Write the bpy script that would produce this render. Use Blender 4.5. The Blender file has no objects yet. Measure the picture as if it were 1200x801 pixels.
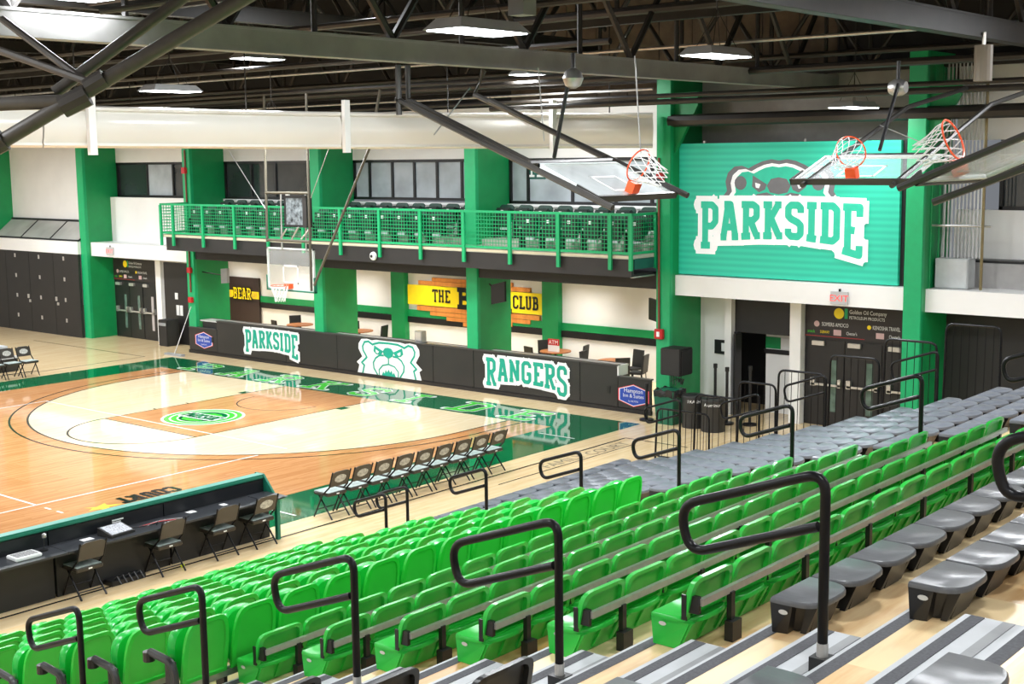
import bpy, bmesh, math, random
from mathutils import Vector, Matrix
from mathutils.geometry import tessellate_polygon
random.seed(7)
sc = bpy.context.scene
COL = sc.collection
pi = math.pi

# ---------------------------------------------------------------- camera
cd = bpy.data.cameras.new('camera'); cam = bpy.data.objects.new('camera', cd); COL.objects.link(cam)
YAW, PITCH, ROLL = 0.700074, 0.137926, -0.0121878
F = Vector((-math.sin(YAW)*math.cos(PITCH), math.cos(YAW)*math.cos(PITCH), -math.sin(PITCH)))
R0 = Vector((math.cos(YAW), math.sin(YAW), 0)); U0 = R0.cross(F)
Rv = math.cos(ROLL)*R0 + math.sin(ROLL)*U0; Uv = -math.sin(ROLL)*R0 + math.cos(ROLL)*U0
cam.matrix_world = Matrix(((Rv.x, Uv.x, -F.x, 34.368), (Rv.y, Uv.y, -F.y, -24.090), (Rv.z, Uv.z, -F.z, 6.280), (0, 0, 0, 1)))
cd.sensor_width = 36; cd.lens = 1567.6/1200*36; cd.clip_end = 300; cd.clip_start = 0.05
sc.camera = cam

# ---------------------------------------------------------------- world, exposure
w = bpy.data.worlds.new('hall_ambient'); sc.world = w; w.use_nodes = True
w.node_tree.nodes['Background'].inputs[0].default_value = (0.75, 0.80, 0.88, 1)
w.node_tree.nodes['Background'].inputs[1].default_value = 0.25
sc.view_settings.view_transform = 'Standard'; sc.view_settings.look = 'None'
sc.view_settings.gamma = 1; sc.view_settings.use_curve_mapping = False
sc.view_settings.exposure = EXPO = 0.0
sc.cycles.use_denoising = True
sc.cycles.max_bounces = 6
sc.cycles.diffuse_bounces = 3
sc.cycles.glossy_bounces = 3
sc.cycles.sample_clamp_indirect = 6

# ---------------------------------------------------------------- materials
MATS = {}
def mat(name, col, rough=.5, metal=0, var=.06, vscale=6, bump=0, spec=.5, emit=None, estr=0, stretch=(1, 1, 1), coat=0, trans=0, alpha=1):
    if name in MATS: return MATS[name]
    m = bpy.data.materials.new(name); m.use_nodes = True; MATS[name] = m
    nt = m.node_tree; b = nt.nodes['Principled BSDF']
    b.inputs['Roughness'].default_value = rough; b.inputs['Metallic'].default_value = metal
    b.inputs['Specular IOR Level'].default_value = spec
    if coat: b.inputs['Coat Weight'].default_value = coat; b.inputs['Coat Roughness'].default_value = .05
    if trans: b.inputs['Transmission Weight'].default_value = trans
    b.inputs['Alpha'].default_value = alpha
    tc = nt.nodes.new('ShaderNodeTexCoord'); mp = nt.nodes.new('ShaderNodeMapping'); mp.inputs['Scale'].default_value = stretch
    nz = nt.nodes.new('ShaderNodeTexNoise'); nz.inputs['Scale'].default_value = vscale; nz.inputs['Detail'].default_value = 3
    nt.links.new(tc.outputs['Object'], mp.inputs[0]); nt.links.new(mp.outputs[0], nz.inputs['Vector'])
    rp = nt.nodes.new('ShaderNodeValToRGB')
    rp.color_ramp.elements[0].position = .3; rp.color_ramp.elements[1].position = .7
    rp.color_ramp.elements[0].color = tuple(max(0, c*(1-var)) for c in col[:3])+(1,)
    rp.color_ramp.elements[1].color = tuple(min(1, c*(1+var)) for c in col[:3])+(1,)
    nt.links.new(nz.outputs['Fac'], rp.inputs[0]); nt.links.new(rp.outputs[0], b.inputs['Base Color'])
    if bump:
        bp = nt.nodes.new('ShaderNodeBump'); bp.inputs['Strength'].default_value = bump; bp.inputs['Distance'].default_value = .01
        nt.links.new(nz.outputs['Fac'], bp.inputs['Height']); nt.links.new(bp.outputs[0], b.inputs['Normal'])
    if emit:
        b.inputs['Emission Color'].default_value = tuple(emit)+(1,); b.inputs['Emission Strength'].default_value = estr
    return m
def srgb(r, g, b):
    f = lambda c: (c/255/12.92) if c/255 <= .04045 else ((c/255+.055)/1.055)**2.4
    return (f(r), f(g), f(b))
def wood(name, light, dark, rough, scale=1.0, board=.06, spec=.5, coat=0, lo=.2, hi=.8):
    m = bpy.data.materials.new(name); m.use_nodes = True; MATS[name] = m
    nt = m.node_tree; b = nt.nodes['Principled BSDF']; N = nt.nodes.new; K = nt.links.new
    b.inputs['Roughness'].default_value = rough; b.inputs['Specular IOR Level'].default_value = spec
    if coat: b.inputs['Coat Weight'].default_value = coat; b.inputs['Coat Roughness'].default_value = .06
    tc = N('ShaderNodeTexCoord')
    mp = N('ShaderNodeMapping'); mp.inputs['Rotation'].default_value = (0, 0, pi/2)
    K(tc.outputs['Object'], mp.inputs[0])
    br = N('ShaderNodeTexBrick'); br.inputs['Scale'].default_value = 1; br.inputs['Brick Width'].default_value = 1.4; br.inputs['Row Height'].default_value = board
    br.inputs['Mortar Size'].default_value = 0.0; br.inputs['Color1'].default_value = (0, 0, 0, 1); br.inputs['Color2'].default_value = (1, 1, 1, 1); br.inputs['Bias'].default_value = 0
    K(mp.outputs[0], br.inputs['Vector'])
    mp2 = N('ShaderNodeMapping'); mp2.inputs['Scale'].default_value = (9*scale, 1.1*scale, 9*scale); K(tc.outputs['Object'], mp2.inputs[0])
    nz = N('ShaderNodeTexNoise'); nz.inputs['Scale'].default_value = 1.6; nz.inputs['Detail'].default_value = 5; nz.inputs['Roughness'].default_value = .6
    K(mp2.outputs[0], nz.inputs['Vector'])
    mx = N('ShaderNodeMath'); mx.operation = 'MULTIPLY_ADD'; mx.inputs[1].default_value = .35
    K(br.outputs['Color'], mx.inputs[0])
    ms = N('ShaderNodeMath'); ms.operation = 'MULTIPLY'; ms.inputs[1].default_value = .75; K(nz.outputs['Fac'], ms.inputs[0]); K(ms.outputs[0], mx.inputs[2])
    rp = N('ShaderNodeValToRGB'); rp.color_ramp.elements[0].position = lo; rp.color_ramp.elements[1].position = hi
    rp.color_ramp.elements[0].color = dark+(1,); rp.color_ramp.elements[1].color = light+(1,)
    K(mx.outputs[0], rp.inputs[0]); K(rp.outputs[0], b.inputs['Base Color'])
    return m

# ---------------------------------------------------------------- mesh building
class MB:
    def __init__(s): s.v = []; s.f = []; s.m = []; s.cur = 0
    def add(s, vs, fs):
        o = len(s.v); s.v += [tuple(v) for v in vs]; s.f += [tuple(i+o for i in f) for f in fs]; s.m += [s.cur]*len(fs); return s
    def box(s, x0, x1, y0, y1, z0, z1):
        return s.add([(x0,y0,z0),(x1,y0,z0),(x1,y1,z0),(x0,y1,z0),(x0,y0,z1),(x1,y0,z1),(x1,y1,z1),(x0,y1,z1)],
                     [(0,3,2,1),(4,5,6,7),(0,1,5,4),(1,2,6,5),(2,3,7,6),(3,0,4,7)])
    def hexa(s, a, b):   # two quads -> solid
        return s.add(list(a)+list(b), [(0,3,2,1),(4,5,6,7),(0,1,5,4),(1,2,6,5),(2,3,7,6),(3,0,4,7)])
    def tube(s, pts, r, n=8, cap=True, closed=False):
        pts = [Vector(p) for p in pts]; k = len(pts); rings = []
        rr = r if isinstance(r, (list, tuple)) else [r]*k
        up = None
        for i, p in enumerate(pts):
            if closed: t = (pts[(i+1) % k]-pts[i-1])
            else: t = (pts[min(i+1, k-1)]-pts[max(i-1, 0)])
            t.normalize()
            if up is None:
                up = Vector((0,0,1)) if abs(t.z) < .9 else Vector((1,0,0))
            a = t.cross(up)
            if a.length < 1e-4: a = t.cross(Vector((0,1,.3)))
            a.normalize(); bvec = a.cross(t).normalized(); up = bvec
            rings.append([p+rr[i]*(math.cos(2*pi*j/n)*a+math.sin(2*pi*j/n)*bvec) for j in range(n)])
        vs = [v for rg in rings for v in rg]; fs = []
        for i in range(k if closed else k-1):
            o = i*n; q = ((i+1) % k)*n
            for j in range(n): fs.append((o+j, o+(j+1) % n, q+(j+1) % n, q+j))
        if cap and not closed: fs += [tuple(range(n-1, -1, -1)), tuple((k-1)*n+j for j in range(n))]
        return s.add(vs, fs)
    def cyl(s, c, r, z0, z1, n=16, r2=None):
        return s.tube([(c[0], c[1], z0), (c[0], c[1], z1)], [r, r if r2 is None else r2], n)
    def prism(s, poly, fn, d):
        # poly: list of 2D points; fn(u,v,w)->xyz ; extruded from w=0 to w=d
        n = len(poly); tris = tessellate_polygon([[Vector((p[0], p[1], 0)) for p in poly]])
        vs = [fn(p[0], p[1], 0) for p in poly]+[fn(p[0], p[1], d) for p in poly]
        fs = [tuple(t) for t in tris]+[tuple(n+i for i in reversed(t)) for t in tris]
        fs += [(i, (i+1) % n, n+(i+1) % n, n+i) for i in range(n)]
        return s.add(vs, fs)
    def flat(s, poly, fn):
        tris = tessellate_polygon([[Vector((p[0], p[1], 0)) for p in poly]])
        return s.add([fn(p[0], p[1]) for p in poly], [tuple(t) for t in tris])
    def build(s, name, mats, parent=None, smooth=False, bevel=0, seg=2, recalc=True):
        me = bpy.data.meshes.new(name); me.from_pydata(s.v, [], s.f)
        ml = mats if isinstance(mats, (list, tuple)) else [mats]
        for m in ml: me.materials.append(m)
        if len(ml) > 1: me.polygons.foreach_set('material_index', s.m)
        if recalc or bevel:
            bm = bmesh.new(); bm.from_mesh(me)
            if bevel:
                bmesh.ops.bevel(bm, geom=[e for e in bm.edges if len(e.link_faces) == 2 and e.calc_face_angle(0) > .6], offset=bevel, segments=seg, affect='EDGES', clamp_overlap=True)
            if recalc: bmesh.ops.recalc_face_normals(bm, faces=bm.faces)
            bm.to_mesh(me); bm.free()
        if smooth:
            me.polygons.foreach_set('use_smooth', [True]*len(me.polygons))
            me.set_sharp_from_angle(angle=.7)
        o = bpy.data.objects.new(name, me); COL.objects.link(o)
        if parent: o.parent = parent
        return o
def tag(o, label=None, cat=None, group=None, kind=None):
    if label: o['label'] = label
    if cat: o['category'] = cat
    if group: o['group'] = group
    if kind: o['kind'] = kind
    return o
def empty(name, loc=(0,0,0), rz=0, **k):
    o = bpy.data.objects.new(name, None); o.location = loc; o.rotation_euler = (0,0,rz); o.empty_display_size = .1
    COL.objects.link(o); tag(o, **k); return o
def dup(root, loc, rz=None, label=None, group=None):
    r = root.copy(); COL.objects.link(r); r.location = loc
    if rz is not None: r.rotation_euler = (0,0,rz)
    if label: r['label'] = label
    if group: r['group'] = group
    for ch in root.children:
        c = ch.copy(); COL.objects.link(c); c.parent = r
        for g in ch.children:
            d = g.copy(); COL.objects.link(d); d.parent = c
    return r
def struct(o): o['kind'] = 'structure'; return o
def arc(cx, cy, r, a0, a1, n): return [(cx+r*math.cos(a0+(a1-a0)*i/n), cy+r*math.sin(a0+(a1-a0)*i/n)) for i in range(n+1)]
def roundpath(pts, r, n=5):
    """polyline with rounded corners"""
    pts = [Vector(p) for p in pts]; out = [pts[0]]
    for i in range(1, len(pts)-1):
        a = (pts[i-1]-pts[i]); b = (pts[i+1]-pts[i]); d = min(r, a.length*.48, b.length*.48)
        p0 = pts[i]+a.normalized()*d; p1 = pts[i]+b.normalized()*d
        for k in range(n+1):
            t = k/n; out.append((1-t)**2*p0+2*t*(1-t)*pts[i]+t*t*p1)
    out.append(pts[-1]); return out

# ---------------------------------------------------------------- slab stroke lettering
_ST = [(.15,.07),(.15,.93)]
GL = {
 'P': (.58, [_ST, [(.0,.07),(.32,.07)], [(.0,.93),(.38,.93),(.5,.85),(.5,.58),(.38,.48),(.15,.48)]]),
 'A': (.60, [[(.1,.07),(.25,.93),(.33,.93),(.5,.07)], [(.15,.33),(.43,.33)], [(.0,.07),(.2,.07)], [(.38,.07),(.6,.07)], [(.12,.93),(.3,.93)]]),
 'R': (.62, [_ST, [(.0,.07),(.3,.07)], [(.0,.93),(.38,.93),(.5,.85),(.5,.6),(.38,.5),(.15,.5)], [(.3,.5),(.5,.07)], [(.43,.07),(.62,.07)]]),
 'K': (.62, [_ST, [(.0,.93),(.28,.93)], [(.0,.07),(.28,.07)], [(.17,.45),(.47,.93)], [(.25,.56),(.5,.07)], [(.37,.93),(.58,.93)], [(.42,.07),(.62,.07)]]),
 'S': (.56, [[(.47,.72),(.47,.85),(.38,.93),(.17,.93),(.08,.85),(.08,.63),(.17,.55),(.38,.46),(.47,.38),(.47,.15),(.38,.07),(.17,.07),(.08,.15),(.08,.28)]]),
 'I': (.32, [_ST, [(.0,.93),(.3,.93)], [(.0,.07),(.3,.07)]]),
 'D': (.58, [_ST, [(.0,.93),(.38,.93),(.5,.83),(.5,.17),(.38,.07),(.0,.07)]]),
 'E': (.56, [_ST, [(.0,.93),(.5,.93),(.5,.76)], [(.15,.5),(.36,.5)], [(.0,.07),(.5,.07),(.5,.24)]]),
 'N': (.64, [[(.12,.07),(.12,.93)], [(.12,.93),(.5,.07)], [(.5,.07),(.5,.93)], [(.0,.93),(.16,.93)], [(.0,.07),(.24,.07)], [(.38,.93),(.62,.93)]]),
 'G': (.58, [[(.48,.72),(.48,.83),(.38,.93),(.18,.93),(.08,.83),(.08,.17),(.18,.07),(.38,.07),(.48,.17),(.48,.44),(.3,.44)]]),
 'T': (.56, [[(.27,.07),(.27,.93)], [(.03,.76),(.03,.93),(.51,.93),(.51,.76)], [(.14,.07),(.4,.07)]]),
 'H': (.60, [[(.12,.07),(.12,.93)], [(.46,.07),(.46,.93)], [(.12,.5),(.46,.5)], [(.0,.93),(.24,.93)], [(.0,.07),(.24,.07)], [(.34,.93),(.58,.93)], [(.34,.07),(.58,.07)]]),
 'B': (.58, [_ST, [(.0,.93),(.36,.93),(.46,.86),(.46,.6),(.36,.52),(.15,.52)], [(.36,.52),(.5,.43),(.5,.16),(.38,.07),(.0,.07)]]),
 'C': (.56, [[(.48,.7),(.48,.83),(.38,.93),(.18,.93),(.08,.83),(.08,.17),(.18,.07),(.38,.07),(.48,.17),(.48,.3)]]),
 'O': (.58, [[(.28,.93),(.18,.93),(.08,.83),(.08,.17),(.18,.07),(.38,.07),(.48,.17),(.48,.83),(.38,.93),(.28,.93)]]),
 'L': (.54, [_ST, [(.0,.93),(.3,.93)], [(.0,.07),(.5,.07),(.5,.24)]]),
 'U': (.60, [[(.12,.93),(.12,.17),(.2,.07),(.38,.07),(.46,.17),(.46,.93)], [(.0,.93),(.24,.93)], [(.34,.93),(.58,.93)]]),
}
def slab_layout(text, gap=.1):
    x = 0; out = []
    for ch in text:
        if ch == ' ': x += .3; continue
        wd, st = GL[ch]; out.append((ch, x, wd, st)); x += wd+gap
    return out, x-gap
def slab(mb, text, fn, height, width, t=.15, grow=0, drop=None, gap=.1):
    """strokes drawn through fn(u,v); u in [0,width], v in [0,height]; drop(i,n)->vertical stretch of letter i (from the top line)"""
    lay, tot = slab_layout(text, gap); sx = width/tot; n = len(lay)
    f0 = fn; o = Vector(f0(0,0)); nv = (Vector(f0(1,0))-o).cross(Vector(f0(0,1))-o).normalized(); cnt = [0]
    def put_(pts):
        cnt[0] += 1; mb.add([Vector(f0(*p))+nv*1e-4*cnt[0] for p in pts], [tuple(range(len(pts)))])
    for i, (ch, x0, wd, st) in enumerate(lay):
        k = drop(i, n) if drop else (1, 1)
        def mapp(p):
            xr = p[0]/wd; kk = k[0]+(k[1]-k[0])*xr
            return Vector(((x0+p[0])*sx, height*(1-(1-p[1])*kk)))
        for pl in st:
            q = [mapp(p) for p in pl]; h = t*height*.5+grow; hx = h*.92
            for a, b in zip(q, q[1:]):
                d = (b-a); L = d.length
                if L < 1e-6: continue
                d /= L; nn = Vector((-d.y, d.x)); e = grow
                a2 = a-d*e; b2 = b+d*e
                put_([a2+nn*hx, a2-nn*hx, b2-nn*hx, b2+nn*hx])
            for c in (q[1:-1] if grow == 0 else q):
                put_([(c.x+hx*math.cos(2*pi*j/12), c.y+hx*math.sin(2*pi*j/12)) for j in range(12)])
def text_mesh(txt, size, fn, name, m, parent=None, align='LEFT', sx=1.0, depth=0):
    cu = bpy.data.curves.new('t', 'FONT'); cu.body = txt; cu.size = size; cu.align_x = align; cu.fill_mode = 'FRONT'; cu.resolution_u = 2
    o = bpy.data.objects.new('t', cu); COL.objects.link(o)
    dg = bpy.context.evaluated_depsgraph_get(); me = bpy.data.meshes.new_from_object(o.evaluated_get(dg))
    bpy.data.objects.remove(o); bpy.data.curves.remove(cu)
    for v in me.vertices: v.co = Vector(fn(v.co.x*sx, v.co.y))
    me.name = name; me.materials.clear(); me.materials.append(m)
    ob = bpy.data.objects.new(name, me); COL.objects.link(ob)
    if parent: ob.parent = parent
    return ob
def wallfn(x0, y, z0): return lambda u, v: (x0+u, y, z0+v)
# ---------------------------------------------------------------- palette
WHITE = mat('white_wall_paint', (.86,.85,.82), .45, var=.03, vscale=1.2)
WHITE2 = mat('white_gloss_paint', (.88,.88,.86), .3, var=.02, vscale=2)
GREEN = mat('green_steel_paint', (.004,.27,.075), .42, var=.06, vscale=3, bump=.05)
GREENL = mat('green_rail_and_lit_flange', (.006,.36,.13), .4, var=.05)
BLACK = mat('black_paint', (.008,.008,.009), .4, var=.15, vscale=4)
BLACKM = mat('matte_black_board', (.016,.015,.0145), .55, var=.12, vscale=2)
STEELB = mat('black_powder_coat', (.005,.005,.006), .33, var=.1, spec=.25)
GREYM = mat('galvanised_steel', (.48,.48,.47), .35, metal=.8, var=.12, vscale=9)
ALU = mat('brushed_aluminium', (.66,.64,.60), .32, metal=.7, var=.06, vscale=20)
DARKM = mat('dark_brown_steel', (.016,.013,.010), .5, var=.3, vscale=3)
GREYB = mat('light_grey_steel_beam', (.27,.265,.26), .38, var=.15, vscale=2)
TEAL = mat('teal_print', srgb(10,160,135), .5, var=.03)
PRINTW = mat('white_vinyl_print', (.82,.83,.82), .4, var=.02)
YEL = mat('yellow_print', srgb(250,222,20), .45, var=.03)
RED = mat('red_paint', srgb(190,30,35), .4, var=.06)
BROWNC = mat('reddish_conduit', (.20,.05,.025), .5, var=.1)
GLASSD = mat('dark_tinted_glass', (.035,.042,.045), .06, var=.4, vscale=.8, spec=.9)
GLASSL = mat('pale_room_light_glass', (.42,.47,.50), .12, var=.25, vscale=1.1, spec=.7)  # lit rooms and reflections painted into an opaque grey-blue pane
CLEAR = mat('clear_acrylic', (.86,.92,.92), .04, var=.01, alpha=.16, spec=.6)
ORANGE = mat('orange_rim_enamel', srgb(235,85,35), .4, var=.05)
NETM = mat('white_net_cord', (.8,.8,.8), .7, var=.05)

# ---------------------------------------------------------------- lamps (the hall's high-bay fittings, plus added unseen ones)
LAMPW = 330
def make_lamp():
    e = empty('high_bay_light')
    b = MB(); b.hexa([(-.3,-.62,.0),(.3,-.62,.0),(.3,.62,.0),(-.3,.62,.0)], [(-.2,-.5,.13),(.2,-.5,.13),(.2,.5,.13),(-.2,.5,.13)])
    b.build('housing', mat('lamp_housing', (.5,.5,.5), .4, var=.03), e)
    b = MB(); b.box(-.27,.27,-.58,.58,-.012,-.002); b.build('diffuser', mat('lamp_diffuser', (.9,.9,.9), .5, emit=(.9,.95,1), estr=14), e)
    b = MB(); b.tube([(-.15,-.35,.12),(0,0,.7)], .006, 5); b.tube([(.15,-.35,.12),(0,0,.7)], .006, 5); b.tube([(-.15,.35,.12),(0,0,.7)], .006, 5); b.tube([(.15,.35,.12),(0,0,.7)], .006, 5)
    b.build('hanger', DARKM, e)
    return e
LD = bpy.data.lights.new('high_bay', 'AREA'); LD.shape = 'RECTANGLE'; LD.size = .54; LD.size_y = 1.16; LD.energy = LAMPW; LD.color = (.95,.97,1.0)
LD2 = LD.copy(); LD2.energy = LAMPW*.42; LD3 = LD.copy(); LD3.energy = LAMPW*.25
def lamp_light(root):
    o = bpy.data.objects.new('lamp_light', LD2 if root.location.x > 24.5 and root.location.y < -9 else LD3 if root in (lamps[5], lamps[6]) else LD); COL.objects.link(o); o.parent = root; o.location = (0,0,-.02)
    MB().tube([(0,0,.7),(0,0,11.32-root.location.z)], .012, 6).build('drop_rod', DARKM, root)
lamp0 = make_lamp()
seen = [((23.82,-12.12,7.72), 'pale grey high-bay light with square duct rising behind it'), ((23.34,-6.05,7.76), 'pale grey high-bay light hung on two wires below brown wall panels'),
        ((9.55,-3.65,8.58), 'bright high-bay light just under the pale beam, partly hidden by the tube truss'), ((14.49,.42,8.13), 'small bright high-bay light peeping under the pale beam'),
        ((10.61,-6.88,7.71), 'long bright high-bay light above the white rolled curtain'), ((21.97,1.5,7.17), 'high-bay light beside a round winch above the teal screen'),
        ((20.4,-15.4,8.15), 'bright high-bay light cut by the top edge beside the tube truss')]
hid = [(x, y, 7.05) for x in (-9,-4,2,8) for y in (-2,-10)]+[(x, y, 7.9) for x in (-10,-4,2,8) for y in (-18,-27,-36)] + [(x, y, 8.4) for x in (15,21,27,33,39) for y in (-20,-28,-36)] + [(29,-8,8.6),(29,-1,8.6),(35,-4,8.6),(35,-13,8.8),(30,-14.5,8.6),(16,-6,9.3),(15,-12,9.3),(18,-10,9.4)]  # unseen fittings added to light the hall; lowest ones hide behind the curtain
lamps = []
for i, (p, lab) in enumerate(seen+[(q, None) for q in hid]):
    o = lamp0 if i == 0 else dup(lamp0, p)
    o.location = p; lamps.append(o)
    tag(o, lab or 'unseen high-bay light added over the hall', 'ceiling light', 'high-bay ceiling lights')
for o in lamps: lamp_light(o)

# ---------------------------------------------------------------- room shell
MAPLE = wood('pale_maple_floor', srgb(240,216,172), srgb(222,190,140), .12, board=.06, spec=.55)
CREAM = wood('cream_maple_court', srgb(240,224,188), srgb(230,208,166), .055, board=.06, spec=.6)
STAIN = wood('stained_maple_court', srgb(214,160,108), srgb(184,124,76), .06, board=.06, spec=.6)
CGREEN = mat('green_court_paint', srgb(0,98,58), .05, var=.06, vscale=.7)
LGREEN = mat('bright_green_court_paint', srgb(70,205,60), .12, var=.05)
CWHITE = mat('white_court_paint', (.85,.86,.83), .12, var=.02)
CBLACK = mat('black_court_paint', (.012,.014,.013), .12, var=.1)
CGOLD = mat('gold_court_paint', srgb(240,205,80), .15, var=.05)
fl = MB().box(-18,42,-45,12,-.2,0).build('floor', MAPLE); struct(fl)
zed = [0]
def fp(name, polys, m, z):
    b = MB()
    for p in polys: b.flat(p, lambda u, v: (u, v, z))
    return b.build(name, m, fl, recalc=False)
def ring(cx, cy, r, t, a0, a1, n=96):
    o = arc(cx, cy, r+t/2, a0, a1, n); i = arc(cx, cy, r-t/2, a0, a1, n)
    return [[o[k], o[k+1], i[k+1], i[k]] for k in range(n)]
def line(x0, y0, x1, y1, t=.05):
    d = Vector((x1-x0, y1-y0)).normalized(); n = Vector((-d.y, d.x))*t/2
    return [(x0+n.x, y0+n.y), (x0-n.x, y0-n.y), (x1-n.x, y1-n.y), (x1+n.x, y1+n.y)]
fp('court_border', [[(-1.5,-30.2),(16.74,-30.2),(16.74,1.5),(-1.5,1.5)]], CGREEN, .001)
fp('court_field', [[(0,-28.65),(15.24,-28.65),(15.24,0),(0,0)]], STAIN, .002)
r1 = 6.325
poly = [(7.62-r1,0)]+[(7.62+r1*math.cos(a), -1.6+r1*math.sin(a)) for a in [pi+pi*k/72 for k in range(73)]]+[(7.62+r1,0)]
fp('three_point_field', [poly], CREAM, .003)
fp('court_key', [[(5.79,-5.79),(9.45,-5.79),(9.45,0),(5.79,0)]], STAIN, .004)
bl = ring(7.62,-1.6,r1,.05,pi,2*pi)+ring(7.62,-1.6,6.75,.05,pi,2*pi)+[line(7.62+s*r1,-1.6,7.62+s*r1,0) for s in(-1,1)]+[line(7.62+s*6.75,-1.6,7.62+s*6.75,0) for s in(-1,1)]
bl += ring(7.62,-5.79,1.83,.05,pi,2*pi,48)+[line(5.79,-5.79,5.79,0,.04), line(9.45,-5.79,9.45,0,.04), line(5.79,-5.79,9.45,-5.79,.04)]
bl += ring(7.62,-1.6,1.22,.03,pi,2*pi,32)
bl += [line(17.36,-32,17.36,0), line(17.36,0,19,0,.04), line(-2.3,-32,-2.3,1.0,.03), line(-9,1.0,-2.3,1.0,.03), line(17.9,-5,17.9,-.4,.03)]
fp('court_line', bl, CBLACK, .005)
fp('volleyball_line', [line(12.1,-24,12.1,-6.15), line(2.4,-24,2.4,-5.3), line(2.4,-5.35,12.1,-5.35), line(2.4,-11.36,12.1,-11.36), line(2.4,-17,12.1,-17),line(15.6,-8.9,16.5,-8.9),line(15.5,-.75,16.5,-.75),line(12.4,-11.36,12.6,-11.36),line(12.8,-11.36,13,-11.36)]
   + [line(13.3+.5*k, -.0, 13.3+.5*k+.2, -.0) for k in range(0)], CWHITE, .006)
fp('lane_mark', [[(5.55,-1.5),(5.79,-1.5),(5.79,-1.2),(5.55,-1.2)], [(9.45,-1.5),(9.69,-1.5),(9.69,-1.2),(9.45,-1.2)],[(5.66,-3.3),(5.79,-3.3),(5.79,-3.25),(5.66,-3.25)],[(5.66,-4.3),(5.79,-4.3),(5.79,-4.25),(5.66,-4.25)]], CGREEN, .006)
# round emblem in the key
cx, cy = 7.62, -4.2
fp('emblem_ring', [arc(cx,cy,1.02,0,2*pi,48)[:-1]], CWHITE, .006); fp('emblem_field', [arc(cx,cy,.95,0,2*pi,48)[:-1]], LGREEN, .007)
fp('emblem_band', ring(cx,cy,.80,.05,0,2*pi,48)+ring(cx,cy,.62,.04,0,2*pi,48), CWHITE, .008)
fp('emblem_bear', [arc(cx,cy,.58,0,2*pi,40)[:-1]], CGREEN, .008)
b = MB(); slab(b, 'PARKSIDE', lambda u, v: (cx-.62+u, cy-.22+v, .010), .4, 1.24, t=.2, grow=.05); b.build('emblem_lettering', CWHITE, fl, recalc=False)
b = MB(); slab(b, 'PARKSIDE', lambda u, v: (cx-.62+u, cy-.22+v, .017), .4, 1.24, t=.2); b.build('emblem_lettering', CGREEN, fl, recalc=False)
fp('emblem_patch', [ [(cx-.35,cy+.25),(cx-.1,cy+.45),(cx+.2,cy+.42),(cx+.45,cy+.25)], [(cx-.4,cy-.3),(cx+.4,cy-.3),(cx+.15,cy-.5),(cx-.2,cy-.5)] ], LGREEN, .009)
# PARKSIDE letters along the baseline
lets = 'PARKSIDE'
for i, ch in enumerate(lets):
    x0 = .65+i*1.83; wd = .95*GL[ch][0]/.58
    for grow, m, z in ((.05, CWHITE, .006), (0, LGREEN, .009)):
        b = MB(); slab(b, ch, lambda u, v: (x0+u, .16+v, z), 1.12, wd, t=.17, grow=grow*.8); b.build('baseline_letter', m, fl, recalc=False)
# COURT lettering near the table (reads from the far sideline)
b = MB(); slab(b, 'COURT', lambda u, v: (12.90+v, -8.98-u, .006), .42, 1.28, t=.24); b.build('court_lettering', CBLACK, fl, recalc=False)
text_mesh('FAMILY COURT', .42, lambda u, v: (17.82-v, -3.35+u, .006), 'court_lettering', mat('faded_black_paint', (.30,.25,.17), .2), fl, sx=1.0)
fp('court_star', [[(13.0,-10.95),(13.12,-10.75),(13.0,-10.5),(13.15,-10.55),(13.3,-10.3),(13.3,-10.6),(13.5,-10.75),(13.3,-10.8),(13.25,-11.0),(13.15,-10.85)]], CGOLD, .006)

struct(MB().box(-18.2,-18,-45,12,0,11.5).build('wall_left', WHITE)); struct(MB().box(42,42.2,-45,12,0,11.5).build('wall_right', WHITE))
struct(MB().box(-18,42,-45.2,-45,0,11.5).build('wall_back', WHITE))
CEIL = mat('dark_roof_deck', (.02,.018,.016), .7, var=.3, vscale=1.5)
struct(MB().box(-18,42,-45,12,11.3,11.5).build('ceiling', CEIL))

# end wall pieces
we = empty('wall_end', kind='structure')
def ws(name, m, x0, x1, y0, y1, z0, z1, parent=None): return MB().box(x0,x1,y0,y1,z0,z1).build(name, m, parent or we)
ws('sill_wall', WHITE, -7.75,16.6, 3.9,4.1, 3.93,5.0); ws('head_wall', WHITE, -7.75,16.6, 3.9,4.1, 6.22,7.6)
ws('sill_ledge', WHITE2, -7.75,16.6, 3.82,3.9, 4.93,5.0)
ws('left_wall', WHITE, -18,-8, 3.3,3.5, 4.1,7.6)
ws('screen_wall', mat('grey_wall_paint', (.33,.32,.30), .6), 16.6,22.9, 3.9,4.1, 3.2,8.2)
ws('end_wall_low', WHITE, 16.5,17.72, 3.9,4.1, 0,3.0); ws('door_jamb', WHITE2, 17.66,17.84, 3.72,4.1, 0,3.0)
ws('door_post', WHITE2, 19.42,19.7, 3.7,4.0, 0,3.0)
ws('dark_wall', BLACKM, 22.9,42, 3.9,4.1, 0,3.0); ws('upper_wall', WHITE, 23.07,42, 4.2,4.4, 4.0,5.03); ws('window_head_wall', WHITE, 23.07,42, 4.2,4.4, 6.5,8.2)
ws('shelf_back', mat('grey_mesh_backing', (.35,.34,.33), .6), 23.07,42, 3.6,3.7, 3.43,3.95); ws('dark_reveal', BLACK, 23.07,42, 3.7,4.2, 3.93,4.0)
ws('beam_right', WHITE2, 16.87,22.7, 2.75,3.9, 2.95,3.43); ws('beam_far_right', WHITE2, 23.07,42, 2.75,3.9, 2.95,3.43)
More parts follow.
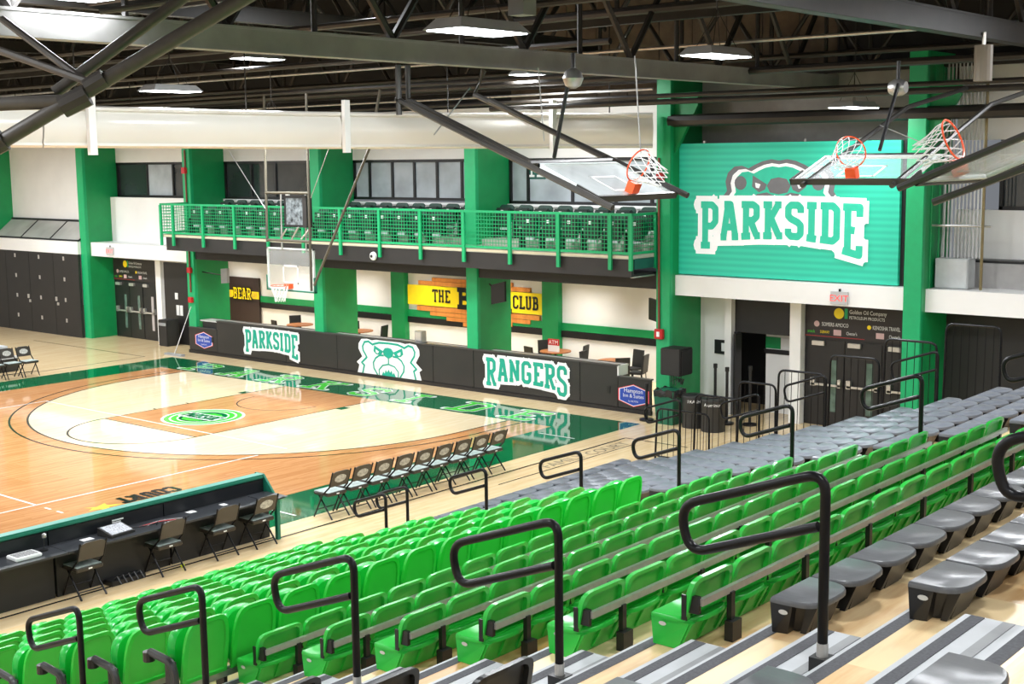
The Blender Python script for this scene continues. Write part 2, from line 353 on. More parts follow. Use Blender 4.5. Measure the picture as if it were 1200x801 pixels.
ws('beam_left', WHITE2, -7.75,-1.93, 2.7,3.9, 2.95,3.43); ws('beam_far_left', WHITE2, -18,-8.1, 2.4,3.3, 3.0,3.45)
ws('recess_wall', WHITE, -7.75,-1.75, 3.6,3.9, 0,2.95); ws('recess_wall_upper', WHITE, -7.75,-1.93, 3.6,3.9, 3.43,5.0)
ws('return_wall', WHITE, -18,-17.9, 2.4,3.3,0,3)
for k in range(6): struct(MB().box(-18+k*1.65,-18+k*1.65+1.63,2.4,2.5,0,3.0).build('wall_panel', BLACKM, we))
ws('club_wall', WHITE, -6.5,17, 6.6,6.8, 0,3.2); ws('club_ceiling', BLACKM, -1.55,16.5, 2.73,6.6, 3.08,3.2); ws('club_ceiling', BLACKM, -6.5,-1.55, 3.95,6.6, 3.08,3.2); ws('club_side_wall', WHITE, 16.3,16.5, 3.9,6.6, 0,3.1); ws('club_side_wall', WHITE, -1.9,-1.75, 3.9,6.6, 0,3.1) if False else None
# brown panels high on the end wall
BRP = mat('brown_board_panel', (.17,.125,.085), .7, var=.25, vscale=2.5, bump=.1)
for k in range(10): MB().box(10.2+k*.98, 10.2+k*.98+.95, 4.7,4.8, 7.4,11.2).build('wall_board', BRP, we)
ws('roof_void_wall', CEIL, -18,10.2,4.7,4.8,7.4,11.3); ws('roof_void_wall', CEIL, 20.0,42,4.7,4.8,7.4,11.3)
# column fins
for i, x in enumerate((-14.27,-8.1,-1.93,4.25,10.38,16.5,22.7)):
    c = empty('column', kind='structure')
    top = 6.75 if i < 5 else 8.3
    b = MB(); b.box(x,x+.37,2.56,3.92,0,top); b.build('column_web', GREEN, c)
    b = MB(); b.box(x-.02,x+.36,2.53,2.57,0,top); b.box(x+.30,x+.372,2.545,2.64,0,top); b.build('column_flange', GREENL, c)  # front face in lighter green: hall light put into the colour
    if i in (5,6):
        b = MB(); b.hexa([(x+.37,2.7,6.3),(x+1.0,2.7,7.4),(x+1.0,2.7,7.7),(x+.37,2.7,7.7)], [(x+.37,2.8,6.3),(x+1.0,2.8,7.4),(x+1.0,2.8,7.7),(x+.37,2.8,7.7)]); b.build('gusset', GREEN, c)
# windows: frame bars and panes are parts
wn = 0
def window(x0, x1, z0, z1, y, mull, gl, tops=None):
    global wn; wn += 1
    e = empty('window_%d' % wn, kind='structure')
    b = MB(); b.box(x0,x1,y-.06,y+.05,z0,z0+.08); b.box(x0,x1,y-.06,y+.05,z1-.08,z1); b.box(x0,x0+.08,y-.06,y+.05,z0,z1); b.box(x1-.08,x1,y-.06,y+.05,z0,z1)
    b.build('window_frame', BLACK, e)
    xs = [x0]+list(mull)+[x1]
    for m in mull: MB().box(m-.04,m+.04,y-.05,y+.05,z0,z1).build('mullion', BLACK, e)
    for k, (a, c) in enumerate(zip(xs, xs[1:])):
        MB().box(a+.04,c-.04,y+.0,y+.02,z0+.05,z1-.05).build('pane', gl[k % len(gl)], e)
    return e
window(-7.73,-1.93,5.0,6.22,3.96,(-5.9,-4.4,-3.0),[GLASSD,GLASSL,GLASSD,GLASSD])
window(-1.56,4.25,5.0,6.22,3.96,(-.2,1.0,2.6),[GLASSD,GLASSD,GLASSD])
window(4.62,10.38,5.05,6.22,3.96,(5.3,6.25,7.15,8.05,9.0),[GLASSL])
window(10.75,16.5,5.0,6.22,3.96,(11.4,12.9,14.3,15.4),[GLASSL])
b_ = MB(); slab(b_, 'IDE', lambda u, v: (11.42+u, 3.945, 5.72+v), .4, 1.1, t=.2, grow=.05); b_.build('window_lettering', mat('dark_teal_steel', (.01,.10,.08), .4), we, recalc=False); b_ = MB(); slab(b_, 'IDE', lambda u, v: (11.42+u, 3.935, 5.72+v), .4, 1.1, t=.16); b_.build('window_lettering', PRINTW, we, recalc=False)
window(24.0,42,5.03,6.5,4.26,(24.6,26,28,30,33,36),[GLASSD])
# sloped glazing at the far end bay
e = empty('window_6', kind='structure')
for a, c in ((-18,-16.2),(-16.2,-14.3),(-14,-12.0),(-12.0,-10.0),(-10.0,-8.1)):
    b = MB(); b.hexa([(a+.03,2.5,3.5),(c-.03,2.5,3.5),(c-.03,3.25,4.1),(a+.03,3.25,4.1)], [(a+.03,2.5,3.52),(c-.03,2.5,3.52),(c-.03,3.25,4.12),(a+.03,3.25,4.12)]); b.build('pane', mat('sloped_glass', (.45,.44,.41), .1, var=.2, vscale=.7), e)
    MB().tube([(c,2.48,3.5),(c,3.27,4.13)], .03, 6).build('glazing_bar', BLACK, e)
b = MB(); b.tube([(-18,3.26,4.13),(-8.1,3.26,4.13)], .05, 6); b.tube([(-18,2.47,3.49),(-8.1,2.47,3.49)], .03, 6); b.build('window_frame', BLACK, e)

# ---------------------------------------------------------------- balcony
bal = empty('balcony', kind='structure')
def bp_(name, m, *a): return MB().box(*a).build(name, m, bal)
bp_('deck', mat('balcony_floor_paint', (.42,.43,.36), .6), -1.75,16.46,1.52,3.9,3.86,3.95); bp_('fascia', BLACKM, -1.62,16.44,1.55,1.65,3.44,3.87)
bp_('edge_strip', mat('cream_edge', (.62,.56,.40), .5), -1.7,16.46,1.51,1.56,3.88,3.94)
bp_('soffit', BLACKM, -1.6,16.4,1.65,2.6,3.44,3.5); bp_('rear_beam', BLACKM, -1.56,16.5,2.6,2.72,3.08,3.5)
bp_('end_plate', mat('dark_teal_steel', (.01,.10,.08), .4), 16.40,16.46,1.65,2.5,3.62,3.87); bp_('end_ledge', GREYM, 16.38,16.46,1.6,2.5,3.42,3.45)
rl = empty('balcony_railing', label='bright green balcony railing with wire mesh infill', cat='railing')
px = [-1.75,-1.12,.4,1.94,3.49,5.05,6.61,8.17,9.71,11.25,12.8,14.34,15.89,16.48]
b = MB(); b.box(-1.78,16.51,1.46,1.53,4.87,4.93); b.box(-1.78,-1.72,1.5,2.52,4.87,4.93); b.box(16.45,16.51,1.5,2.52,4.87,4.93); b.build('top_rail', GREENL, rl)
b = MB(); b.box(-1.78,16.51,1.475,1.525,3.97,4.03); b.box(-1.77,-1.73,1.5,2.5,3.97,4.03); b.box(16.46,16.5,1.5,2.5,3.97,4.03); b.build('bottom_rail', GREENL, rl)
post = None
for x in px:
    if post is None:
        post = MB().box(-.045,.045,1.44,1.50,3.60,4.88).build('post', GREENL, rl); post.location.x = x
    else:
        o = post.copy(); COL.objects.link(o); o.parent = rl; o.location.x = x
for x in (-1.75,16.48): MB().box(x-.03,x+.03,2.46,2.52,3.6,4.9).build('post', GREENL, rl)
def meshpanel(p0, p1):
    b = MB(); p0 = Vector(p0); p1 = Vector(p1); L = (p1-p0).length; n = max(1, round(L/.1)); r = .009
    dx = (p1-p0)/L
    def bar(a, c, t):
        if t == 'v': b.add([a-dx*r, a+dx*r, c+dx*r, c-dx*r], [(0,1,2,3)])
        else: b.add([a+Vector((0,0,-r)), c+Vector((0,0,-r)), c+Vector((0,0,r)), a+Vector((0,0,r))], [(0,1,2,3)])
    for k in range(1, n):
        q = p0+(p1-p0)*k/n; bar(q+Vector((0,0,4.02)), q+Vector((0,0,4.88)), 'v')
    for k in range(1, 9): bar(p0+Vector((0,0,4.02+.0955*k)), p1+Vector((0,0,4.02+.0955*k)), 'h')
    b.build('mesh_panel', GREENL, rl, recalc=False)
for a, c in zip(px, px[1:]): meshpanel((a,1.5,0),(c,1.5,0))
meshpanel((16.48,1.5,0),(16.48,2.48,0)); meshpanel((-1.75,1.5,0),(-1.75,2.48,0))

# ---------------------------------------------------------------- black sideline wall with lettering
pw = empty('barrier_wall', (0,0,0), label='long black padded wall with white and teal lettering behind the baseline', cat='wall')
PADB = mat('charcoal_pad_vinyl', (.019,.0185,.018), .42, var=.1, vscale=1.5)
segs = [(-1.95,-.47,.84),(-.47,2.9,1.12),(2.9,5.2,1.12),(5.2,9.1,1.12),(9.1,10.6,1.12),(10.6,14.2,1.12),(14.2,15.37,1.12),(15.37,16.36,.86)]
for a, c, h in segs: MB().box(a+.006,c-.006,2.5,2.56,.1,h).build('wall_panel', PADB, pw, bevel=.01, seg=1)
MB().box(-1.95,16.36,2.47,2.56,0,.1).build('kick_strip', BLACK, pw)
b = MB(); b.box(-.47,15.37,2.48,2.62,1.12,1.16); b.box(-1.95,-.47,2.48,2.6,.84,.87); b.box(15.37,16.36,2.48,2.6,.86,.89); b.build('cap', mat('dark_grey_cap', (.05,.05,.05), .35), pw)
for x in (-.75,15.05):
    MB().box(x,x+.09,2.485,2.5,.42,.6).build('latch', BLACK, pw)
MB().box(15.34,15.39,2.5,2.9,.88,1.14).build('end_post', WHITE2, pw)
# lounge downlights
LL = bpy.data.lights.new('downlight', 'AREA'); LL.shape = 'RECTANGLE'; LL.size = 1.5; LL.size_y = .6; LL.energy = 36; LL.spread = 1.9; LL.color = (1,.97,.92)
for k in range(7):
    for y in (4.5,5.7):
        x = -4+3.1*k
        o = empty('lounge_downlight', (x,y,3.07), label='wide white downlight in the dark lounge ceiling', cat='ceiling light', group='lounge downlights')
        MB().box(-.8,.8,-.34,.34,-.02,.01).build('trim_plate', WHITE2, o); MB().box(-.75,.75,-.3,.3,-.025,-.021).build('diffuser', mat('soft_diffuser', (.9,.9,.9), .5, emit=(1,.97,.92), estr=.5), o)
        q = bpy.data.objects.new('downlight_lamp', LL); COL.objects.link(q); q.parent = o; q.location = (0,0,-.03)
# counters behind the wall between the fins
for a, c in ((-1.5,4.2),(4.7,10.3),(10.85,15.3)):
    o = empty('lounge_counter', label={-1.5:'narrow pale counter beside the dark striped lounge door',4.7:'narrow pale counter below the yellow and wooden sign',10.85:'narrow pale counter in front of the round tables and fire pull'}[a], cat='counter')
    MB().box(a,c,2.64,3.1,1.06,1.10).build('counter_top', mat('pale_laminate', (.55,.54,.52), .25), o); MB().box(a+.1,c-.1,2.66,2.72,0,1.06).build('counter_front', BLACKM, o)
    MB().box(a,c,3.07,3.12,1.03,1.11).build('edge', BLACK, o)
S2 = mat('white_sticker', (.85,.86,.86), .4, var=.02)
dropP = lambda i, n: [(1.0,1.0),(.80,.78),(.77,.74),(.74,.73),(.73,.74),(.75,.78),(.78,.82),(1.0,1.1)][i]
dropR = lambda i, n: [(1.0,1.0),(.80,.78),(.77,.76),(.76,.77),(.78,.80),(.82,.86),(1.03,1.08)][i]
def decal(text, x0, y, z0, h, wd, drop, par, m_out, m_in, t=.15, grow=.07, eps=.004, k=1.0):
    b = MB(); slab(b, text, lambda u, v: (x0+u, y-eps, z0+v), h, wd, t=t, grow=grow, drop=drop); b.build('lettering_outline', m_out, par, recalc=False)
    b = MB(); slab(b, text, lambda u, v: (x0+u, y-3.2*eps, z0+v), h, wd, t=t, drop=drop); b.build('lettering', m_in, par, recalc=False)
decal('PARKSIDE', .98, 2.5, .27, .72, 2.48, dropP, pw, S2, TEAL, grow=.085)
decal('RANGERS', 11.06, 2.5, .22, .76, 2.74, dropR, pw, S2, TEAL, grow=.085)
# bear head emblem
def bearpoly(s): return [(s*x, z) for x, z in ()]
half = [(0,1.11),(.45,1.11),(.62,1.08),(.80,1.115),(1.02,1.09),(1.13,.95),(1.14,.80),(1.05,.66),(1.0,.58),(1.22,.40),(1.12,.33),(1.20,.08)]
outl = half+[(-x, z) for x, z in reversed(half[1:])]
def inset(pl, k):
    out = []; n = len(pl)
    for i in range(n):
        a = Vector(pl[i-1]); c = Vector(pl[i]); d = Vector(pl[(i+1) % n]); t = (d-a).normalized(); nn = Vector((t.y, -t.x)); out.append((c.x+nn.x*k, c.y+nn.y*k))
    return out
SLN = [0]
def strokeline(b, pts, wdt, y0_, X0):
    for a, c in zip(pts, pts[1:]):
        SLN[0] += 1; y = y0_-1e-4*(SLN[0] % 60)
        a = Vector(a); c = Vector(c); d = (c-a).normalized(); n = Vector((-d.y, d.x))*wdt/2; a -= d*wdt*.3; c += d*wdt*.3
        b.add([(X0+a.x+n.x, y, a.y+n.y), (X0+a.x-n.x, y, a.y-n.y), (X0+c.x-n.x, y, c.y-n.y), (X0+c.x+n.x, y, c.y+n.y)], [(0,1,2,3)])
X0 = 7.36
b = MB(); b.flat(outl, lambda u, v: (X0+u*1.08, 2.496, v)); b.build('bear_sticker', S2, pw, recalc=False)
b = MB(); yy = 2.492
ins = [(0,1.045),(.36,1.035),(.54,.99),(.62,.96),(.78,1.04),(.94,1.01),(1.02,.88),(1.0,.76),(.92,.66),(.86,.57),(1.07,.40),(.97,.33),(1.04,.10)]
for s in (1,-1): strokeline(b, [(s*x*1.03, z) for x, z in ins], .06, yy, X0)
for s in (1,-1):
    b.flat([(s*.20,.80),(s*.30,.84),(s*.56,.95),(s*.60,.78),(s*.50,.70),(s*.30,.68)], lambda u, v: (X0+u, yy-.0075, v))
    strokeline(b, [(s*q[0], q[1]) for q in [(.20,.68),(.36,.67),(.52,.58),(.62,.44),(.60,.28),(.46,.11)]], .05, yy, X0)
b.flat([(0,.92),(.13,.90),(.22,.80),(.17,.68),(0,.60),(-.17,.68),(-.22,.80),(-.13,.90)], lambda u, v: (X0+u, yy-.008, v))
strokeline(b, [(0,.62),(0,.44)], .04, yy, X0); strokeline(b, [(-.38,.11),(-.39,.25),(-.24,.39),(0,.44),(.24,.39),(.39,.25),(.38,.11)], .04, yy, X0)
b.flat([(-.28,.101),(-.22,.22),(-.16,.16),(-.12,.28),(-.06,.2),(0,.30),(.06,.2),(.12,.28),(.16,.16),(.22,.22),(.28,.10)], lambda u, v: (X0+u, yy-.007, v)); b.build('bear_linework', TEAL, pw, recalc=False)
b = MB()
for s in (1,-1): b.flat([(s*.36,.78),(s*.50,.84),(s*.50,.75),(s*.42,.72)], lambda u, v: (X0+u, yy-.012, v))
b.build('bear_eye', S2, pw, recalc=False)
BLUE = mat('royal_blue_print', srgb(35,70,170), .4, var=.03)
for cxx, czz in ((-1.16,.46),(15.84,.435)):
    hx = lambda s: [(cxx+s*.46, czz+s*.15),(cxx, czz+s*.28),(cxx-s*.46, czz+s*.15),(cxx-s*.46, czz-s*.15),(cxx, czz-s*.28),(cxx+s*.46, czz-s*.15)]
    for s, m, dy in ((1, mat('pink_red_print', srgb(225,60,80), .4), .004), (.94, S2, .006), (.88, BLUE, .008)):
        b = MB(); b.flat(hx(s), lambda u, v: (u, 2.5-dy, v)); b.build('hexagon_sticker', m, pw, recalc=False)
    for k, (tx, sz, dz) in enumerate((('Hampton', .15, .07), ('Inn & Suites', .13, -.05), ('by HILTON', .06, -.16))):
        text_mesh(tx, sz, lambda u, v: (cxx+u, 2.489, czz+dz+v), 'sticker_lettering', S2, pw, align='CENTER')
# ---------------------------------------------------------------- big screen
scn = empty('video_screen', label='large teal slatted wall screen with white-outlined lettering and a bear head', cat='screen')
SCR = bpy.data.materials.new('teal_led_slats'); SCR.use_nodes = True
nt = SCR.node_tree; bs = nt.nodes['Principled BSDF']; tc = nt.nodes.new('ShaderNodeTexCoord'); wv = nt.nodes.new('ShaderNodeTexWave'); wv.bands_direction = 'Z'; wv.inputs['Scale'].default_value = 2.2; wv.inputs['Distortion'].default_value = 0
rp = nt.nodes.new('ShaderNodeValToRGB'); rp.color_ramp.elements[0].color = srgb(38,178,148)+(1,); rp.color_ramp.elements[1].color = srgb(46,192,160)+(1,)
nt.links.new(tc.outputs['Object'], wv.inputs['Vector']); nt.links.new(wv.outputs['Fac'], rp.inputs[0]); nt.links.new(rp.outputs[0], bs.inputs['Base Color']); nt.links.new(rp.outputs[0], bs.inputs['Emission Color'])
bs.inputs['Emission Strength'].default_value = .20; bs.inputs['Roughness'].default_value = .5
MB().box(16.72,22.38,2.9,3.0,3.45,6.52).build('screen_face', SCR, scn)
MB().box(16.7,22.46,3.0,3.12,3.44,6.53).build('screen_housing', BLACK, scn)
b = MB()
for x in (17.5,20.1,21.4): b.box(x,x+.05,2.95,3.0,6.52,6.58)
b.build('mount_tab', GREYM, scn)
SW = mat('white_screen_light', (.8,.8,.8), .5, emit=(1,1,1), estr=.3); SG = mat('grey_screen_light', srgb(105,105,108), .5, emit=srgb(105,105,108), estr=.25); ST = mat('teal_screen_light', srgb(40,188,155), .5, emit=srgb(40,188,155), estr=.2)
X0, Z0 = 19.52, 5.28
hb = [(0,.83),(.2,.86),(.42,.82),(.62,.74),(.78,.66),(.95,.72),(1.15,.70),(1.32,.56),(1.38,.36),(1.34,.15),(1.46,-.02)]
def bearlayer(sc_, m, y, low):
    pl = [(x*sc_, z*sc_-low) for x, z in hb]+[(-x*sc_, z*sc_-low) for x, z in reversed(hb[1:])]+[]
    b = MB(); b.flat(pl, lambda u, v: (X0+u, y, Z0+max(v, 0))); b.build('bear_head', m, scn, recalc=False)
bearlayer(1.0, SG, 2.896, 0); bearlayer(.90, SW, 2.893, 0); bearlayer(.82, ST, 2.890, 0)
b = MB()
for s in (1,-1):
    b.flat([(s*.30,.30),(s*.66,.50),(s*.68,.25),(s*.50,.12),(s*.35,.18)], lambda u, v: (X0+u, 2.887, Z0+v)); b.flat(arc(s*.98,.33,.16,0,2*pi,14)[:-1], lambda u, v: (X0+u, 2.887, Z0+v))
    b.flat([(s*.0,0),(s*.30,.12),(s*.55,.08),(s*.62,0)], lambda u, v: (X0+u, 2.8865+s*.0002, Z0+v))
b.flat([(0,.46),(.2,.42),(.30,.27),(.22,.12),(0,.08),(-.22,.12),(-.30,.27),(-.2,.42)], lambda u, v: (X0+u, 2.886, Z0+v)); b.build('bear_linework', SG, scn, recalc=False)
b = MB()
for s in (1,-1): b.flat([(s*.46,.30),(s*.60,.34),(s*.58,.23),(s*.50,.21)], lambda u, v: (X0+u, 2.884, Z0+v))
b.build('bear_eye', SW, scn, recalc=False)
b = MB(); slab(b, 'PARKSIDE', lambda u, v: (17.5+u, 2.880, 4.08+v), 1.1, 4.05, t=.15, grow=.14, drop=dropP)
b.add([(17.42,2.882,4.45),(21.6,2.882,4.45),(21.6,2.882,5.2),(17.42,2.882,5.2)], [(0,1,2,3)]); b.build('lettering_outline', SW, scn, recalc=False)
b = MB(); slab(b, 'PARKSIDE', lambda u, v: (17.5+u, 2.868, 4.08+v), 1.1, 4.05, t=.16, drop=dropP); b.build('lettering', ST, scn, recalc=False)

# ---------------------------------------------------------------- doors, headers, signs
def sponsor(x0, x1, y, par, sgn):
    MB().box(x0,x1,y,y+.05,2.06,2.82).build('sponsor_panel', mat('dark_brown_panel', (.022,.017,.016), .5), par)
    W = x1-x0; c = lambda x, z: (lambda u, v: (x+u, y-.006, z+v)); k = W/2.8
    b = MB(); b.flat(arc(x0+.80*k,2.64,.125,0,2*pi,20)[:-1], lambda u, v: (u, y-.004, v)); b.build('sponsor_mark', YEL, par, recalc=False)
    MB().box(x0+.93*k,x0+1.0*k,y-.004,y,2.53,2.76).build('sponsor_mark', GREENL, par)
    text_mesh('Golden Oil Company', .125*k, c(x0+1.04*k,2.65), 'lettering', PRINTW, par, sx=.78); text_mesh('PETROLEUM PRODUCTS', .095*k, c(x0+1.04*k,2.53), 'lettering', PRINTW, par, sx=.78)
    text_mesh('SOMERS AMOCO', .12*k, c(x0+.40*k,2.33), 'lettering', PRINTW, par, sx=.68); text_mesh('KENOSHA TRAVEL', .12*k, c(x0+1.58*k,2.33), 'lettering', PRINTW, par, sx=.62)
    b = MB(); b.flat(arc(x0+.28*k,2.37,.07,0,2*pi,12)[:-1], lambda u, v: (u, y-.004, v)); b.build('sponsor_mark', mat('pale_pink_print', (.6,.4,.4), .5), par, recalc=False)
    b = MB(); b.flat(arc(x0+1.5*k,2.37,.05,0,2*pi,12)[:-1], lambda u, v: (u, y-.004, v)); b.build('sponsor_mark', YEL, par, recalc=False)
    text_mesh('snack', .1*k, c(x0+.06*k,2.16), 'lettering', LGREEN, par, sx=.8); text_mesh('SUBWAY', .09*k, c(x0+.36*k,2.16), 'lettering', YEL, par, sx=.62)
    for xx, tx in ((.98,"Chester's"),(1.95,"Chester's")): text_mesh(tx, .1*k, c(x0+xx*k,2.16), 'lettering', PRINTW, par, sx=.65)
    for xx in (.68,1.66): MB().box(x0+xx*k,x0+(xx+.18)*k,y-.004,y,2.13,2.26).build('sponsor_mark', mat('pale_pink_print', (.6,.4,.4), .5), par)
    MB().box(x0,x0+1.4*k,y-.004,y,2.085,2.095).build('sponsor_rule', RED, par)
DOORM = mat('dark_door_paint', (.015,.014,.014), .4, var=.1)
def leaf(par, x0, x1, y, z1=2.0, glass=True, gm=None):
    w_ = x1-x0
    d = MB().box(x0,x1,y,y+.05,0.02,z1).build('door_leaf', DOORM, par)
    if glass: MB().box(x0+w_*.60,x0+w_*.78,y-.005,y+.0,.35,1.55).build('vision_panel', gm or mat('greenish_glass', (.10,.16,.13), .15, var=.3), d)
    b = MB(); b.box(x0+.1*w_,x1-.06*w_,y-.09,y-.06,.95,1.0); b.box(x0+.08*w_,x0+.2*w_,y-.09,y,.93,1.12); b.box(x1-.14*w_,x1-.06*w_,y-.09,y,.93,1.12); b.build('push_bar', ALU, d)
    b = MB(); b.box(x0+.1*w_,x0+.45*w_,y-.08,y,z1-.12,z1-.02); b.build('door_closer', ALU, d)
d1 = empty('door_1', kind='structure')
leaf(d1,19.85,20.72,3.88); leaf(d1,20.74,21.62,3.88); leaf(d1,21.72,22.55,3.88,gm=mat('pale_panel_glass',(.45,.42,.42),.3))
MB().box(19.72,22.7,3.9,3.98,0,2.06).build('door_frame', BLACK, d1); sponsor(19.72,22.68,3.88,d1,1)
b = MB(); b.flat(arc(22.22,1.35,.11,0,2*pi,18)[:-1], lambda u, v: (u,3.868,v)); b.build('round_sticker', YEL, d1, recalc=False)
# open door into the club
d2 = empty('door_2', kind='structure')
MB().box(17.84,19.42,3.9,3.96,2.02,3.0).build('door_header', BLACKM, d2); MB().box(17.84,17.95,3.86,4.0,0,2.02).build('door_frame', BLACK, d2)
MB().box(17.98,18.03,3.6,3.9,0,2.0).build('door_leaf', DOORM, d2)
MB().box(18.3,18.98,4.6,4.66,0,2.2).build('corridor_board', WHITE2, d2); MB().box(18.3,18.7,4.58,4.6,1.58,1.86).build('corridor_poster', GREEN, d2); MB().box(18.25,19.02,4.57,4.6,1.45,1.56).build('corridor_bar', BLACK, d2)
MB().box(18.72,18.97,4.57,4.6,1.58,1.86).build('corridor_notice', PRINTW, d2); MB().box(19.02,19.6,4.55,4.62,1.72,1.99).build('club_sign', YEL, d2); MB().box(19.02,19.6,4.56,4.62,0,1.72).build('corridor_wall', BLACK, d2); MB().box(17,20,5.4,5.5,0,3).build('corridor_wall', BLACK, d2)
b = MB(); slab(b, 'THE', lambda u, v: (19.25+u,4.545,1.76+v), .18,.33,t=.16); b.build('lettering', BLACK, d2, recalc=False)
# doors at the other end
d3 = empty('door_3', kind='structure')
leaf(d3,-7.5,-6.7,3.5); leaf(d3,-6.68,-5.9,3.5); leaf(d3,-5.85,-5.1,3.5,gm=mat('pale_panel_glass',(1,1,1)))
MB().box(-7.62,-5.02,3.52,3.6,0,2.06).build('door_frame', BLACK, d3); sponsor(-7.62,-5.02,3.5,d3,1); MB().box(-5.02,-4.72,3.45,3.6,0,2.95).build('door_post', WHITE2, d3)
d4 = empty('door_4', kind='structure'); MB().box(-4.6,-3.3,3.5,3.58,0,2.8).build('door_leaf', DOORM, d4)
for k, (x, z) in enumerate(((-4.0,1.55),(-3.95,1.0),(-3.75,1.0))): MB().box(x,x+.16,3.49,3.5,z,z+(.35 if k else .22)).build('notice', PRINTW, d4)
# latches on the black panels
b = MB()
for x in (-12.4,-10.75,-9.1):
    for z in (.5,1.25,2.0,2.75): b.box(x,x+.09,2.385,2.4,z,z+.14)
for x in (-11.6,-9.7): b.box(x,x+.1,2.37,2.4,1.25,1.4); b.box(x+.1,x+.2,2.37,2.4,1.1,1.2)
b.build('panel_latch', ALU, we)
# exit signs
def exit_sign(x, y, z, lab):
    e = empty('exit_sign', (x,y,z), label=lab, cat='sign')
    MB().box(-.2,.2,-.05,.0,-.14,.14).build('sign_body', mat('grey_sign_case', (.5,.5,.5), .5), e); MB().box(-.02,.02,-.03,.0,.14,.2).build('bracket', BLACK, e)
    text_mesh('EXIT', .2, lambda u, v: (u*1.1, -.055, -.07+v), 'lettering', mat('red_exit_light', (.8,.05,.05), .4, emit=(1,.1,.08), estr=.8), e, align='CENTER')
exit_sign(21.14,2.74,3.13,'white exit sign below the big teal screen'); exit_sign(-6.5,2.69,3.16,'small exit sign on the beam beside a wide green column')
# club door and sign
d5 = empty('door_5', kind='structure'); MB().box(-5.2,-3.2,6.5,6.58,0,2.07).build('door_leaf', mat('brown_black_door', (.035,.022,.018), .5), d5)
MB().box(-5.2,-3.2,6.49,6.5,1.32,1.58).build('yellow_stripe', YEL, d5)
for tx, x, sz in (('THE',-5.0,.16),('BEAR',-4.6,.42),('CLUB',-3.65,.16)):
    b = MB(); slab(b, tx, lambda u, v: (x+u,6.475,1.28+v+(.1 if sz < .2 else 0)), sz, sz*(.6*len(tx)), t=.2, grow=.03 if sz > .2 else 0); b.build('lettering', BLACK if sz > .2 else CGOLD, d5, recalc=False)
    if sz > .2: b = MB(); slab(b, tx, lambda u, v: (x+u,6.465,1.28+v), sz, sz*(.6*len(tx)), t=.12); b.build('lettering', YEL, d5, recalc=False)
sg = empty('club_sign', label='yellow lettered sign mounted on stepped orange wood boards', cat='sign')
OW = wood('orange_wood_board', srgb(225,150,70), srgb(190,110,45), .5, board=.1)
rows = [(5.3,8.6,2.40,2.52),(4.7,9.3,2.26,2.40),(4.62,9.65,1.44,1.60),(5.2,9.3,1.31,1.44),(5.9,8.6,1.18,1.31),(6.6,7.6,1.05,1.18)]
for k, (a, c, z0, z1) in enumerate(rows): MB().box(a,c,6.52,6.6,z0+.005,z1-.005).build('wood_board', OW, sg)
MB().box(4.24,9.87,6.5,6.56,1.62,2.25).build('sign_panel', YEL, sg)
for tx, x, z, h, wd in (('THE',5.35,1.75,.40,.75),('B',6.4,1.62,.62,.55),('E',6.98,1.62,.62,.5),('A',7.5,1.62,.62,.55),('R',8.06,1.62,.62,.55),('CLUB',8.66,1.75,.40,.98)):
    b = MB(); slab(b, tx, lambda u, v: (x+u,6.49,z+v), h, wd, t=.26 if len(tx) == 1 else .17); b.build('lettering', BLACK, sg, recalc=False)
# club wall trims
b = MB(); b.box(-3.2,16.4,6.55,6.6,1.22,1.44); struct(b.build('trim_1', GREEN)); b = MB(); b.box(-3.2,16.4,6.54,6.6,1.02,1.21); struct(b.build('trim_2', BLACK))
for x in (3.58,9.85): struct(MB().box(x,x+.6,6.4,6.6,0,3.08).build('column_pilaster', GREEN))
# lounge tables and chairs
WT = wood('brown_table_wood', srgb(170,105,60), srgb(120,70,38), .35, board=.08)
def ltable():
    e = empty('lounge_table'); b = MB(); b.cyl((0,0),.45,.72,.75,28); b.build('table_top', WT, e)
    b = MB(); b.cyl((0,0),.035,.03,.72,10); b.build('pedestal', BLACK, e); b = MB(); b.cyl((0,0),.26,0,.03,20); b.build('foot', BLACK, e); return e
def lchair():
    e = empty('lounge_chair'); BL = mat('black_upholstery', (.012,.012,.012), .55)
    b = MB(); b.box(-.21,.21,-.21,.21,.42,.48); b.build('seat', BL, e, bevel=.02); b = MB(); b.hexa([(-.2,.17,.46),(.2,.17,.46),(.2,.23,.46),(-.2,.23,.46)],[(-.2,.23,.95),(.2,.23,.95),(.2,.28,.95),(-.2,.28,.95)]); b.build('backrest', BL, e)
    for sx in (-1,1):
        for sy in (-1,1): b = MB(); b.tube([(sx*.18,sy*.18,.42),(sx*.2,sy*.2,0)], .014, 6); b.build('leg', STEELB, e)
    return e
tb = ltable(); ch = lchair()
tp = [(.0,5.6,'round brown lounge table beside the striped club door'),(2.9,5.6,'round brown lounge table behind the hanging backboard'),(10.9,5.7,'round brown lounge table holding the red cash machine sign'),(13.3,5.2,'round brown lounge table near the fire pull')]
firstc = True
for k, (x, y, lab) in enumerate(tp):
    o = tb if k == 0 else dup(tb, (x,y,0)); o.location = (x,y,0); tag(o, lab, 'table', 'round lounge tables')
    for a in ((.3,2.6,4.4) if k != 3 else (.25,1.35,3.3,5.6)):
        p = (x+.68*math.cos(a), y+.68*math.sin(a), 0); rz = a-pi/2
        c = ch if firstc else dup(ch, p, rz); firstc = False
        c.location = p; c.rotation_euler = (0,0,rz); tag(c, 'black lounge chair at the '+lab, 'chair', 'lounge chairs')
